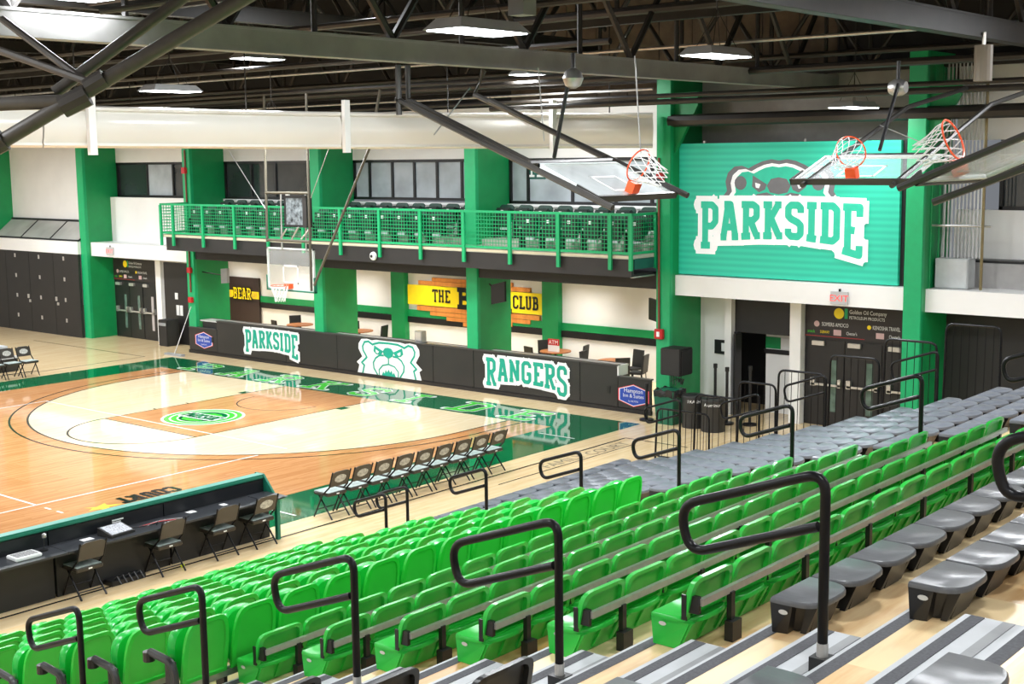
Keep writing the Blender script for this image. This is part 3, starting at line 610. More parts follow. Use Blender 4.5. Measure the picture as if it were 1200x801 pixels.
# small things
e = empty('cash_machine_sign', (10.95,5.55,.75), label='small red and white cash machine sign standing on a lounge table', cat='sign')
MB().box(-.2,.2,-.01,.01,.18,.36).build('sign_head', RED, e); MB().box(-.2,.2,-.01,.01,0,.18).build('sign_card', PRINTW, e); text_mesh('ATM', .17, lambda u, v: (u,-.014,.21+v), 'lettering', PRINTW, e, align='CENTER')
e = empty('napkin_dispenser', (8.3,2.85,1.10), label='shiny metal napkin dispenser on the counter under the yellow sign', cat='dispenser')
MB().box(-.14,.14,-.1,.1,.02,.34).build('body', GREYM, e, bevel=.01); MB().box(-.1,.1,-.105,-.09,.06,.3).build('front_plate', ALU, e); MB().box(-.16,.16,-.12,.12,0,.02).build('base', BLACK, e)
e = empty('wall_television', (15.75,3.6,2.45), label='black flat television turned edge-on beside the green upright', cat='television')
b = MB(); b.hexa([(-.22,0,-.26),(.3,-.25,-.30),(.3,-.25,.24),(-.22,0,.28)], [(-.2,.06,-.26),(.32,-.19,-.30),(.32,-.19,.24),(-.2,.06,.28)]); b.build('panel', BLACK, e); MB().tube([(.1,-.05,0),(.55,.1,0)], .03, 6).build('arm', BLACK, e)
e = empty('wall_speaker', (-.2,2.75,2.6), label='grey flat speaker panel on an arm under the balcony', cat='speaker')
b = MB(); b.hexa([(-.2,-.05,-.26),(.2,-.12,-.22),(.2,-.12,.25),(-.2,-.05,.21)], [(-.18,.03,-.26),(.22,-.04,-.22),(.22,-.04,.25),(-.18,.03,.21)]); b.build('panel', mat('grey_speaker_cloth', (.3,.3,.3), .6), e); MB().tube([(-.1,0,0),(-1.35,.1,.05)], .02, 6).build('arm', BLACK, e)
e = empty('tilted_display', (10.98,3.0,2.68), label='slim tilted display on an arm in front of the yellow sign', cat='display'); b = MB(); b.hexa([(.15,-.35,-.3),(.5,-.2,-.22),(.5,-.2,.32),(.15,-.35,.22)],[(.17,-.3,-.3),(.52,-.15,-.22),(.52,-.15,.32),(.17,-.3,.22)]); b.build('panel', BLACK, e); MB().tube([(.3,-.2,0),(-.2,.0,.2)], .025, 6).build('arm', BLACK, e)
e = empty('security_camera', (7.9,1.5,3.62), label='white dome security camera on the black balcony front', cat='camera'); b = MB(); b.tube([(0,.06,0),(0,0,0),(0,-.05,0),(0,-.09,0)], [.05,.12,.11,.05], 14); b.build('dome', PRINTW, e, smooth=True); MB().tube([(0,-.08,0),(0,-.10,0)], .045, 10).build('lens', BLACK, e)
e = empty('fire_pull_box', (16.6,2.5,2.02), label='red fire alarm pull box on the green upright', cat='alarm'); MB().box(-.12,.12,-.07,.03,-.12,.12).build('box', RED, e, bevel=.015); MB().box(-.04,.04,-.085,-.07,-.06,.06).build('pull_lever', PRINTW, e)
tag(MB().tube([(16.58,2.50,2.14),(16.56,2.50,6.2)], .028, 8).build('red_conduit', BROWNC), 'thin reddish conduit running up the green upright from the fire pull', 'conduit')
tag(MB().tube([(-1.75,2.50,2.0),(-1.75,2.50,6.6)], .028, 8).build('red_conduit', BROWNC), 'thin reddish conduit on the green upright near the balcony end', 'conduit')
for z, lab in ((2.72,'small red fire strobe under the balcony end'),(1.75,'small red fire pull below the strobe on the green upright')): tag(MB().box(-1.85,-1.65,2.44,2.53,z-.09,z+.09).build('fire_alarm', RED, bevel=.01), lab, 'alarm')
for x, z, lab in ((16.62,5.75,'small red fire strobe high on the green upright by the screen'),(-1.78,5.95,'small red fire strobe high on the green upright by the balcony end')): tag(MB().box(x-.09,x+.09,2.42,2.53,z-.1,z+.1).build('fire_alarm', RED, bevel=.01), lab, 'alarm')
# junction box, control cabinet
e = empty('control_box', (17.2,2.3,1.45), label='black control cabinet with cables hung on the green upright', cat='cabinet')
MB().box(-.25,.3,-.3,.26,-.32,.32).build('cabinet', BLACKM, e, bevel=.02); MB().box(.3,.33,-.25,.2,-.28,.28).build('side_door', BLACK, e); b = MB()
for k in range(5): b.tube([(-.1+.07*k,-.05,-.32),(-.08+.07*k,-.12,-.5-.04*(k % 3)),(.02+.05*k,0,-.42),(.05,.2,-.6)], .012, 5)
b.build('cable', BLACK, e)
e = empty('outlet_plate', (17.5,3.88,1.62), label='small black outlet plate on the white wall by the control cabinet', cat='outlet'); MB().box(-.2,.2,-.03,.02,-.17,.17).build('plate', BLACK, e); MB().box(.0,.14,-.04,-.03,-.1,.1).build('socket', PRINTW, e)
# conduits and grey junction box in the bay beside the screen
for k in range(11):
    x = 23.2+.078*k; tag(MB().tube([(x,3.3,4.063),(x,3.3,8.2)], .018, 6).build('conduit', mat('white_conduit', (.6,.6,.6), .4)), 'thin pale conduit rising from the grey junction box', 'conduit', 'conduits above the junction box')
tag(MB().tube(roundpath([(23.10,3.45,3.46),(23.10,3.45,4.2),(23.12,3.45,4.5),(23.12,3.45,8.0)],.1), .02, 6).build('conduit', PRINTW), 'pale bent conduit passing beside the junction box', 'conduit')
for k in range(3): tag(MB().tube([(22.72+.07*k+.36,2.9+.25*k,3.43),(22.72+.07*k+.36,2.9+.25*k,8)], .02, 6).build('conduit', GREEN), 'green painted conduit on the side of the green upright', 'conduit', 'green conduits')
e = empty('junction_box', (23.5,3.15,3.44), label='large grey junction box standing on the white ledge', cat='electrical box'); MB().box(-.36,.34,-.12,.3,0,.62).build('box', mat('grey_box_enamel', (.50,.52,.52), .4), e, bevel=.012); MB().box(-.34,.32,-.13,-.12,.03,.59).build('cover', mat('grey_box_enamel', (1,1,1)), e)
tag(MB().tube([(24.15,2.95,3.45),(24.15,2.95,7.6)], .03, 6).build('chain', mat('old_brass_chain', (.25,.2,.1), .5, metal=.6)), 'long hoist chain hanging beside the grey junction box', 'chain')
b = MB(); b.tube([(22.9,2.9,4.75),(24.3,3.0,4.75)], .025, 6); tag(b.build('strut_rail', GREYM), 'slotted metal strut rail crossing the conduits', 'rail')
# ---------------------------------------------------------------- grandstand
PLY = wood('yellow_plywood_deck', srgb(246,218,168), srgb(206,150,84), .35, scale=.55, board=.9, lo=.28, hi=.62)
STEPL = mat('pale_grey_step', (.50,.52,.53), .5, var=.05); STEPM = mat('mid_grey_strip', (.30,.31,.31), .6, var=.08); STEPD = mat('dark_grit_strip', (.085,.087,.095), .8, var=.2, vscale=60)
RIS = mat('dark_riser', (.03,.028,.025), .6)
XF = lambda r: 29.80-.83*r
ZD = lambda r: 3.26-.26*r
Y0, Y1 = -26, -2.2
ORD_ = ['first','second','third','fourth','fifth','sixth','seventh']
TN = {r: ('plywood grandstand tier carrying the %s row of low green seats' % n) for r, n in enumerate(('first','second','third','fourth','fifth','sixth'))}
TN.update({6+k: 'plywood grandstand tier under the %s tip-up row' % n for k, n in enumerate(('first','second','third','fourth','fifth','sixth','lowest'))})
TN.update({-1-k: 'plywood grandstand tier under the %s folded grey row above the green seats' % n for k, n in enumerate(('first','second','third','fourth'))})
for r in range(12,-5,-1):
    x, z = XF(r), ZD(r)
    gs = empty('grandstand_tier', (0,0,0), label=TN[r], cat='grandstand')
    MB().box(x, x+.83, Y0, Y1, z-.06, z).build('deck', PLY, gs)
    MB().box(x+.03, x+.08, Y0, Y1, max(0, z-.26), z-.06).build('riser', RIS, gs)
    MB().box(x+.02, x+.83, Y1, Y1+.03, max(0, z-.26), z).build('end_panel', RIS, gs)
    MB().box(x-.012, x+.008, Y0, Y1, z-.06, z+.002).build('nosing', STEPL, gs); MB().box(x+.008, x+.085, Y0, Y1, z-.001, z+.002).build('grip_strip', STEPD, gs)
    for ya, yb, an in ((-18.72,-18.0+(.5 if r < 6 else -.1),'near'),(-9.88,-8.92,'far')):
        if r == 12 and ya < -12: continue
        xs, zs = x+.40, z+.13
        sp_ = empty('aisle_step', (0,0,z), label='striped grey half step in the %s, %s' % ({'near':'near aisle','far':'far aisle'}[an], ('beside the %s tip-up row' % ORD_[r-6]) if r > 5 else ('beside the %s low green row' % ORD_[r]) if r >= 0 else 'beside the %s folded grey row' % ORD_[-r-1]), cat='step', group='striped aisle steps')
        MB().box(xs, x+.822, ya, yb, .004, .13).build('tread', STEPL, sp_)
        for a_, b2, m_ in ((.035,.105,STEPD),(.20,.26,STEPM),(.34,.39,STEPM)): MB().box(xs+a_, xs+b2, ya+.01, yb-.01, .13, .134).build('grip_strip', m_, sp_)
tag(MB().box(18.98,19.75,-8.9,-2.2,0,.02).build('floor_mat', STEPD), 'dark mat on the floor under the lowest blue-grey seats', 'mat')

# seat modules
SG1 = mat('spring_green_plastic', (.025,.50,.055), .28, var=.05, vscale=2, spec=.5)
SG2 = mat('spring_green_panel', (.03,.42,.05), .35, var=.05, vscale=2)
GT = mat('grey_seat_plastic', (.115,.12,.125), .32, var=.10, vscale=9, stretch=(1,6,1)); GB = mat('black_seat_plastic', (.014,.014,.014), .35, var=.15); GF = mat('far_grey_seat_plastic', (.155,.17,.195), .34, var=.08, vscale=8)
LOGO = mat('oval_badge', (.55,.55,.52), .3)
W = .492
def sup(c, n): return (abs(c)**(2/n))*(1 if c >= 0 else -1)
def pan_outline(d=.30, q=3.0):
    p = [(0,.004),(0,W-.004)]
    p += [(d*.35+d*.65*sup(math.sin(a), q), W/2+(W/2-.004)*sup(math.cos(a), q)) for a in [pi*k/14 for k in range(15)]]
    return p
def pan_mesh(b, z0, z1, d=.30, q=3.0):
    pl = pan_outline(d, q); n = len(pl); c = (d*.45, W/2)
    sh = lambda k: [(c[0]+(x-c[0])*k, c[1]+(y-c[1])*k) for x, y in pl]
    rings = [(1,z0),(1,z1-.018),(.985,z1-.006),(.955,z1)]
    vs = []; fs = []
    for k, z in rings: vs += [(x, y, z) for x, y in sh(k)]
    for i in range(len(rings)-1):
        for j in range(n): fs.append((i*n+j, i*n+(j+1) % n, (i+1)*n+(j+1) % n, (i+1)*n+j))
    fs += [tuple(range(n-1,-1,-1)), tuple(3*n+j for j in range(n))]
    b.add(vs, fs)
def base_mesh(b, z1):
    b.hexa([(.012,.012,0),(.10,.03,0),(.10,W-.03,0),(.012,W-.012,0)], [(.0,.006,z1),(.14,.012,z1),(.14,W-.012,z1),(.0,W-.006,z1)])
    b.hexa([(.09,.10,0),(.19,.14,0),(.19,W-.14,0),(.09,W-.10,0)], [(.13,.06,z1),(.255,.11,z1),(.255,W-.11,z1),(.13,W-.06,z1)])
    for y in (.09,W-.13): b.hexa([(.15,y,.0),(.185,y,.0),(.185,y+.04,.0),(.15,y+.04,.0)], [(.19,y,z1),(.26,y,z1),(.26,y+.04,z1),(.19,y+.04,z1)])
def folded(name, mt, mb_, badge=True):
    e = empty(name); b = MB(); pan_mesh(b, .178, .21); b.build('folded_back', mt, e, smooth=True)
    b = MB(); base_mesh(b, .178); b.build('seat_base', mb_, e)
    if badge: b = MB(); b.flat(arc(0,0,.02,0,2*pi,12)[:-1], lambda u, v: (.085+u*1.5, .003, .135+v*.75)); b.build('number_badge', LOGO, e, recalc=False)
    return e
def back_mesh(b, z0, zt, x0, lean=.05, bow=0, wid=W-.006, t=.035, n=6.5, ins_=(.83,.80), rec=.03):
    H = zt-z0; cy = W/2
    o = [(cy-wid/2,z0)]+[(cy-wid/2*sup(math.cos(a), n), z0+H*sup(math.sin(a), n)) for a in [.06+(pi-.12)*k/18 for k in range(19)]]+[(cy+wid/2,z0)]
    cz = (z0+zt)/2
    ins = [(cy+(y-cy)*ins_[0], cz+(z-cz)*ins_[1]) for y, z in o]
    fx = lambda y, z: x0+lean*(z-z0)/H+bow*(1-((y-cy)/(wid/2))**2)
    m = len(o)
    v = [(fx(y,z)-t*.5, y, z) for y, z in o]+[(fx(y,z)+t*.5, y, z) for y, z in o]+[(fx(y,z)+t*.5, y, z) for y, z in ins]+[(fx(y,z)+t*.5-rec, cy+(y-cy)*.97, cz+(z-cz)*.97) for y, z in ins]
    f = [(i,(i+1) % m,m+(i+1) % m,m+i) for i in range(m)]+[(m+i,m+(i+1) % m,2*m+(i+1) % m,2*m+i) for i in range(m)]+[(2*m+i,2*m+(i+1) % m,3*m+(i+1) % m,3*m+i) for i in range(m)]
    # front face and inner panel as strips between matching left/right points
    for k in range(m//2-1 if m % 2 == 0 else m//2):
        f.append((k, k+1, m-2-k, m-1-k) if m-2-k != k+1 else (k, k+1, m-1-k))
    b.add(v, f); k0 = len(b.v)-m; b.cur = 1
    g = []
    for k in range(m//2): g.append(tuple(k0+q for q in ((k, k+1, m-2-k, m-1-k) if m-2-k != k+1 else (k, k+1, m-1-k))))
    b.f += g; b.m += [1]*len(g); b.cur = 0
def full_base(b, z1):
    b.hexa([(.012,.012,0),(.19,.012,0),(.19,W-.012,0),(.012,W-.012,0)], [(.0,.006,z1),(.27,.02,z1),(.27,W-.02,z1),(.0,W-.006,z1)])
    for y in (.03,W/2-.02,W-.07): b.hexa([(.19,y,.02),(.21,y,.02),(.21,y+.04,.02),(.19,y+.04,.02)], [(.265,y,z1),(.29,y,z1),(.29,y+.04,z1),(.265,y+.04,z1)])
def raised(name, mt, mp, mb_):
    e = empty(name); b = MB(); pan_mesh(b, .175, .205, .31); b.build('seat_pan', mt, e, smooth=True)
    b = MB(); full_base(b, .175); b.build('seat_base', mb_, e)
    b = MB(); back_mesh(b, .19, .465, .235, .06, .012); b.build('backrest', [mt, mp], e)
    b = MB(); b.box(.225,.26,.0,.012,.20,.36); b.build('hinge_plate', GB, e)
    b = MB(); b.flat(arc(0,0,.02,0,2*pi,12)[:-1], lambda u, v: (.085+u*1.4, .003, .145+v*.7)); b.build('number_badge', LOGO, e, recalc=False)
    return e
SGD = mat('deep_green_plastic', (.008,.20,.022), .35, var=.06)
gre = raised('green_chair', SG1, SG2, SG1); gry = folded('folded_chair', GT, GB); blk = raised('black_chair', GB, GB, GB)
ORD = ['first','second','third','fourth','fifth','sixth','seventh','eighth','ninth','tenth','eleventh','twelfth','thirteenth','fourteenth','fifteenth','sixteenth','seventeenth','eighteenth','nineteenth','twentieth','twenty-first','twenty-second','twenty-third','twenty-fourth','twenty-fifth','twenty-sixth','twenty-seventh']
used = set()
def put(proto, p, label, cat, group):
    if proto.name in used: o = dup(proto, p)
    else: o = proto; used.add(proto.name); o.location = p
    tag(o, label, cat, group); return o
for r in range(6):
    for k in range(15):
        y = -17.42+.5*k
        lab = 'low bright green seat, %s row below the folded grey, %s from the near steps' % (ORD[r], ORD[k])
        if k == 0: lab = 'aisle-end bright green bleacher seat, %s row below the folded grey seats' % ORD[r]
        put(gre, (XF(r)+.05, y, ZD(r)+.003), lab, 'seat', 'bright green bleacher seats')
# near folded rows
for r, n in ((-1,12),(-2,9),(-3,5)):
    for k in range(n):
        y = -17.42+.5*k
        lab = 'grey-topped folded seat, %s row above the green seats, %s from the near steps' % (ORD[-r-1], ORD[k])
        if k == 0: lab = 'aisle-end folded grey seat with oval badge, %s row above the green seats' % ORD[-r-1]
        put(gry, (XF(r)+.05, y, ZD(r)+.003), lab, 'seat', 'grey folded bleacher seats')
for r in (-1,-2,-3):
    for k in range(2): put(gry, (XF(r)+.05, -19.42-.5*k, ZD(r)+.003), 'grey-topped folded seat across the steps, beside the %s folded row, %s from them' % (ORD[-r-1], ORD[k]), 'seat', 'grey folded bleacher seats')
for r in (0,1,2,3):
    for k in range(2): put(blk, (XF(r)+.05, -19.42-.5*k, ZD(r)+.003), 'black raised-back seat across the steps from the %s green row, %s from them' % (ORD[r], ORD[k]), 'seat', 'black bleacher seats')
# far grey folded block
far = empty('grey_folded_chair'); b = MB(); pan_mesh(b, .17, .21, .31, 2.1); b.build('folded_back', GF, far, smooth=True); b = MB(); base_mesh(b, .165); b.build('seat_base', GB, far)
for r in range(12,-2,-1):
    for k in range(13):
        if r < 2 and k < 13 and r < 1: continue
        y = -8.86+.5*k
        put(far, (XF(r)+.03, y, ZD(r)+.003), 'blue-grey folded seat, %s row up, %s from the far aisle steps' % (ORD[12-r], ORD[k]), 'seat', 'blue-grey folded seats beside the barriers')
for q, xx in enumerate((18.96,19.40)):
    for k in range(13): put(far, (xx, -8.86+.5*k, -.02+.05*q), 'blue-grey seat at floor level, %s line, %s from the far aisle' % (('outer','inner')[q], ORD[k]), 'seat', 'blue-grey folded seats beside the barriers')
# silver rails behind the green rows
for r in range(6):
    e = empty('seat_rail', (XF(r)+.385, -17.4, ZD(r)), label='silver rail on black posts behind the %s row of green bleacher seats' % ORD[r], cat='rail')
    MB().box(-.012,.018,.02,7.45,.30,.345).build('rail_bar', ALU, e)
    pst = None
    for k in range(8):
        if pst is None:
            b = MB(); b.box(-.005,.03,-.022,.022,.0,.31); b.box(-.0,.06,-.055,.055,.0,.13); pst = b.build('rail_post', GB, e); pst.location.y = .36
        else: o = pst.copy(); COL.objects.link(o); o.parent = e; o.location.y = .36+k*.98
    b = MB(); b.box(-.075,-.0,.0,.03,.25,.36); b.build('end_bracket', GB, e)

# tip-up chairs of the lower block
TG1 = mat('bright_green_shell', (.03,.56,.05), .30, var=.05, vscale=2); TG2 = mat('bright_green_shell_inner', (.045,.55,.06), .36, var=.04, vscale=2); TG3 = mat('bright_green_tip_pan', (.01,.46,.05), .26, var=.05)
def tipup():
    e = empty('tip_up_chair'); n = 8
    b = MB(); back_mesh(b, .36, .90, .0, .09, .02, wid=.45, t=.03, n=4.6, ins_=(.84,.88), rec=.012); b.build('backrest', [TG1, TG2], e, smooth=False)
    # raised pan in front of the back
    pl = [(.246-.215*sup(math.cos(a), 2.8), .565+.25*sup(math.sin(a), 2.9)) for a in [2*pi*k/26 for k in range(26)]]
    m = len(pl); cy, cz = .246, .565; fx = lambda y, z: -.15-.01*(z-.36)/.5
    sh = lambda k: [(cy+(y-cy)*k, cz+(z-cz)*k) for y, z in pl]
    vs = []; 
    for k, dx in ((.95,.06),(1.0,.03),(1.0,-.02),(.88,-.07),(.6,-.10)): vs += [(fx(y,z)+dx, y, z) for y, z in sh(k)]
    fs = [tuple(range(m)), tuple(4*m+j for j in range(m-1,-1,-1))]
    for i in range(4):
        for j in range(m): fs.append((i*m+j, i*m+(j+1) % m, (i+1)*m+(j+1) % m, (i+1)*m+j))
    b = MB(); b.add(vs, fs); b.build('tip_pan', TG3, e, smooth=True)
    b = MB(); b.box(-.15,-.03,-.025,.012,.0,.56); b.box(-.18,-.0,-.04,.03,0,.03); b.build('stanchion', GB, e, bevel=.006, seg=1)
    b = MB(); b.box(-.05,.0,-.02,.48,.30,.36); b.build('crossbar', GREYM, e)
    return e
def armrest(e):
    b = MB(); b.tube(roundpath([(.02,0,0),(.02,0,.50),(-.03,0,.58),(-.30,0,.60)], .08, 5), [.035]*2+[.035]*0+[.034]*(len(roundpath([(.02,0,0),(.02,0,.50),(-.03,0,.58),(-.30,0,.60)], .08, 5))-2), 8); o = b.build('armrest', mat('charcoal_arm_plastic', (.035,.035,.036), .35), e, smooth=True); o.location = (0,-.05,0)
    b = MB(); b.tube([(-.32,0,.52),(-.32,0,.60)], .05, 12); b.build('cup_holder', GB, o)
tip = tipup(); LX = lambda k: 25.62-.835*k
ends = []
for k in range(7):
    dz = ZD(6+k); n = 13 if k < 5 else 12
    for j in range(n):
        y = -17.94+.5*j
        lab = 'tall green tip-up seat, %s row down from the low-backed seats, %s from the armrests' % (ORD[k], ORD[j])
        if j == 0: lab = 'tall green tip-up seat beside an aisle armrest, %s row down' % ORD[k]
        o = put(tip, (LX(k), y, dz+.003), lab, 'seat', 'bright green tip-up seats')
        if j == 0: ends.append(o)

for o in ends: armrest(o)

# handrails
def handrail(x, y, zb, zt, lab, L=.86, drop=.26, r=.027, slope=.355):
    e = empty('aisle_handrail', (x,y,zb), label=lab, cat='handrail', group='black aisle handrails'); h = zt-zb; t = L*slope
    pts = roundpath([(0,0,.0),(0,0,h),(-L,0,h-t),(-L+.06,0,h-t-drop),(-.035,0,h-t-drop+L*slope*.92)], .12, 7)
    b = MB(); b.tube(pts, r, 10); b.build('rail_loop', STEELB, e, smooth=True)
    b = MB(); b.box(-.05,.06,-.05,.05,0,.09); b.box(-.05,.12,-.03,.03,0,.03); b.build('foot_clamp', GB, e)
    MB().cyl((0,0),.03,.08,.16,10).build('collar', ALU, e)
A = [(31.36,4.70,'at the grey folded rows'),(29.66,4.17,'at the second green row'),(27.90,3.62,'at the fourth green row'),(26.2,3.07,'beside the lowest low-backed row'),(24.47,2.53,'beside the tip-up rows')]
for k, (x, zt, l) in enumerate(A): handrail(x, -18.1, ZD((-1,1,3,5,7)[k])+.134, zt, 'black looped handrail on the striped steps '+l)
handrail(33.05,-18.1,ZD(-3)+.134,5.26,'black looped handrail on the striped steps above the folded grey rows')
B_ = [(19.75,1.10,.14,'at the foot of the far steps'),(19.35,.98,.0,'just above the lowest on the far steps'),(21.84,1.80,.79,'third up the far steps'),(23.57,2.29,1.31,'fourth up the far steps'),(25.15,2.79,1.83,'fifth up the far steps'),(26.76,3.29,2.35,'sixth up the far steps'),(28.36,3.81,2.87,'seventh up the far steps'),(29.98,4.30,3.4,'eighth up the far steps')]
for x, zt, zb, l in B_: handrail(x, -9.84 if 'just above' not in l else -8.96, zb, zt, 'black looped handrail '+l, L=.74, drop=.24, r=.026, slope=.34)
C_ = [(20.3,1.55,.14,'near the round black bins'),(22.05,1.84,.66,'in front of the open doorway'),(23.4,2.32,1.18,'in front of the dark double doors'),(25.46,2.93,1.7,'in front of the dark wall')]
for x, zt, zb, l in C_: handrail(x, -2.32, zb, zt, 'black looped handrail '+l, L=.85, drop=.3, r=.022, slope=.34)

# crowd barriers stepping up the far end
def barrier(x0, x1, y, z0, z1, lab):
    e = empty('crowd_barrier', (x0,y,z0), label=lab, cat='barrier', group='black crowd barriers'); L = x1-x0; h = z1-z0
    b = MB(); b.tube(roundpath([(-.02,0,-z0),(.03,0,h),(L,0,h),(L,0,-z0)], .14, 5), .022, 8); b.tube([(.02,0,.12),(L,0,.12)], .016, 6); b.build('barrier_frame', STEELB, e, smooth=True)
    b = MB(); n = int(L/.13)
    for k in range(1, n): b.tube([(L*k/n,0,.12),(L*k/n+.02,0,h)], .007, 5)
    b.build('barrier_bar', STEELB, e)
bars = [(19.15,20.6,-1.5,0,1.12,'beside the recycling bins'),(20.2,21.35,-1.7,.25,1.55,'across the open doorway'),(21.3,22.3,-1.9,.3,1.95,'by the white door post'),(22.15,23.3,-1.9,.5,2.25,'across the first dark door'),(23.2,24.35,-1.9,.8,2.62,'across the dark double doors'),(24.25,25.4,-1.9,1.1,3.0,'beside the tall green upright'),(25.35,26.5,-1.9,1.4,3.35,'against the dark wall')]
for x0, x1, y, z0, z1, l in bars: barrier(x0+.04, x1-.14, y, z0, z1, 'black barred crowd barrier '+l)

# ---------------------------------------------------------------- bins
def drum(x, y, lab, tx):
    e = empty('round_bin', (x,y,0), label=lab, cat='bin'); b = MB(); b.tube([(0,0,0),(0,0,.66),(0,0,.70),(0,0,.755),(0,0,.77)], [.27,.275,.29,.275,.22], 24); b.build('drum', mat('black_bin_plastic', (.022,.022,.022), .45), e, smooth=True)
    b = MB(); b.tube([(0,0,.765),(0,0,.785)], .14, 18); b.build('opening', BLACK, e); text_mesh(tx, .11, lambda u, v: (.276*math.sin(u/.276+.55), -.276*math.cos(u/.276+.55), .60+v), 'lettering', PRINTW, e, align='CENTER')
drum(17.9,1.98,'round black bin lettered TRASH beside the green bin','TRASH'); drum(18.5,1.85,'round black bin with white recycling lettering','Aluminum')
e = empty('square_bin', (17.22,2.0,0), label='square dark green bin with a black bag folded over its rim', cat='bin')
b = MB(); b.hexa([(-.22,-.22,0),(.22,-.22,0),(.22,.22,0),(-.22,.22,0)], [(-.28,-.28,.80),(.28,-.28,.80),(.28,.28,.80),(-.28,.28,.80)])
for s in (-.12,.08): b.box(s,s+.03,-.26,-.22,.05,.5)
b.build('bin_body', mat('dark_green_bin', (.008,.12,.065), .4), e)
b = MB(); n = 28; vs = []
for lev, (k, z) in enumerate(((1.06,.66),(1.08,.74),(1.05,.82),(.9,.80))):
    for j in range(n):
        a = 2*pi*j/n; q = max(abs(math.cos(a)), abs(math.sin(a))); rr = .285/q*k*(1+random.uniform(-.03,.03)); vs.append((rr*math.cos(a), rr*math.sin(a)*.95, z+random.uniform(-.03,.03)))
b.add(vs, [(i*n+j, i*n+(j+1) % n, (i+1)*n+(j+1) % n, (i+1)*n+j) for i in range(3) for j in range(n)]); b.build('bin_bag', mat('black_bin_bag', (.02,.02,.02), .25), e)
for (x, y, h, lab) in ((17.85,3.0,1.35,'black stanchion post behind the round bins'),(18.35,2.7,1.35,'black stanchion post nearest the open doorway'),(18.85,2.9,1.4,'taller black stanchion post beside the door jamb'),(16.6,1.95,.9,'black stanchion post at the end of the padded wall')):
    e = empty('stanchion', (x,y,0), label=lab, cat='stanchion'); MB().cyl((0,0),.035,.03,h,10).build('pole', BLACK, e); MB().cyl((0,0),.17,0,.04,18).build('foot', BLACK, e); MB().cyl((0,0),.05,h-.1,h,10).build('head', BLACK, e)
e = empty('floor_duster', (-1.75,1.75,0), label='long-handled grey floor duster leaning by the padded wall end', cat='mop'); MB().tube([(0,0,.05),(.18,.6,1.55)], .016, 6).build('handle', ALU, e); MB().box(-.45,.45,-.08,.08,0,.06).build('head', STEPM, e)
e = empty('square_bin', (-3.9,3.1,0), label='black upright bin beside the dark side door', cat='bin'); MB().box(-.25,.25,-.25,.25,0,.9).build('bin_body', BLACKM, e, bevel=.02); MB().box(-.2,.2,-.26,-.25,.7,.8).build('bin_flap', STEPM, e)

# ---------------------------------------------------------------- folding chairs
SEATP = mat('pale_seat_print', (.42,.50,.48), .4, var=.3, vscale=14); CHB = mat('dark_brown_chair_vinyl', (.034,.029,.022), .35, var=.1)
def fchair(emblem):
    e = empty('folding_chair')   # faces -x
    b = MB(); b.box(-.22,.18,-.22,.22,.40,.465); b.build('seat', CHB, e, bevel=.015, seg=1); b = MB(); b.box(-.21,.15,-.205,.205,.465,.472); b.build('seat_top', SEATP, e)
    b = MB(); rc = .10; z0, z1 = .58, .86; pl = [(-.21,z0)]+[(-.21+rc-rc*math.cos(a), z1-rc*.8+rc*.8*math.sin(a)) for a in [pi/2*k/5 for k in range(6)]]+[(.21-rc+rc*math.sin(a), z1-rc*.8+rc*.8*math.cos(a)) for a in [pi/2*k/5 for k in range(6)]]+[(.21,z0)]
    fn = lambda y, z, w: (.18+.10*(z-.58)/.28+w, y, z); b.prism(pl, fn, .028); bk = b.build('backrest', CHB, e)
    if emblem:
        b = MB(); b.flat([(.135*math.cos(t), .72+.075*math.sin(t)) for t in [2*pi*k/18 for k in range(18)]], lambda u, v: (fn(u,v,.031 if emblem == 1 else -.003)[0], u, v)); b.build('back_emblem', mat('pale_emblem_print', (.42,.42,.38), .5, var=.4, vscale=30), bk, recalc=False)
    for s in (-1,1):
        b = MB(); b.tube([(.30,s*.215,.86),(.20,s*.215,.58),(.02,s*.22,.42),(-.21,s*.225,0)], .015, 7); b.build('front_leg', STEELB, e)
        b = MB(); b.tube([(-.10,s*.20,.41),(.24,s*.205,0)], .015, 7); b.build('rear_leg', STEELB, e)
    MB().tube([(-.13,-.22,.14),(-.13,.22,.14)], .009, 6).build('stretcher', STEELB, e); MB().tube([(.16,-.2,.10),(.16,.2,.10)], .009, 6).build('stretcher', STEELB, e)
    MB().box(.18,.186,-.03,.03,.425,.445).build('maker_plate', PRINTW, e)
    return e
fc = fchair(1); fc2 = fchair(0); fc3 = fchair(2)
for k in range(9):
    put(fc, (17.0, -8.50+.535*k, 0), ['folding chair nearest the table end in the sideline bench row','second folding chair from the table end of the bench row','third folding chair from the table end of the bench row','fourth folding chair from the table end of the bench row','middle folding chair of the bench row of nine','fourth folding chair from the baseline end of the bench row','third folding chair from the baseline end of the bench row','second folding chair from the baseline end of the bench row','folding chair nearest the baseline in the bench row'][k], 'chair', 'bench chairs on the sideline')
for k, (y, l) in enumerate(((-13.68,'by the mixing desk'),(-12.28,'above the tennis ball'),(-11.25,'between the ball and the table end'),(-10.46,'at the end of the table'))):
    put(fc2 if k < 3 else fc, (17.36, y, 0), 'black folding chair pushed up to the scorer table '+l, 'chair', 'scorer table chairs')
for k in range(4):
    o = put(fc3, (-1.85, -3.35-.54*k, 0), 'black folding chair across the court, %s from the wide green upright' % ORD[k], 'chair', 'bench chairs across the court'); o.rotation_euler.z = pi
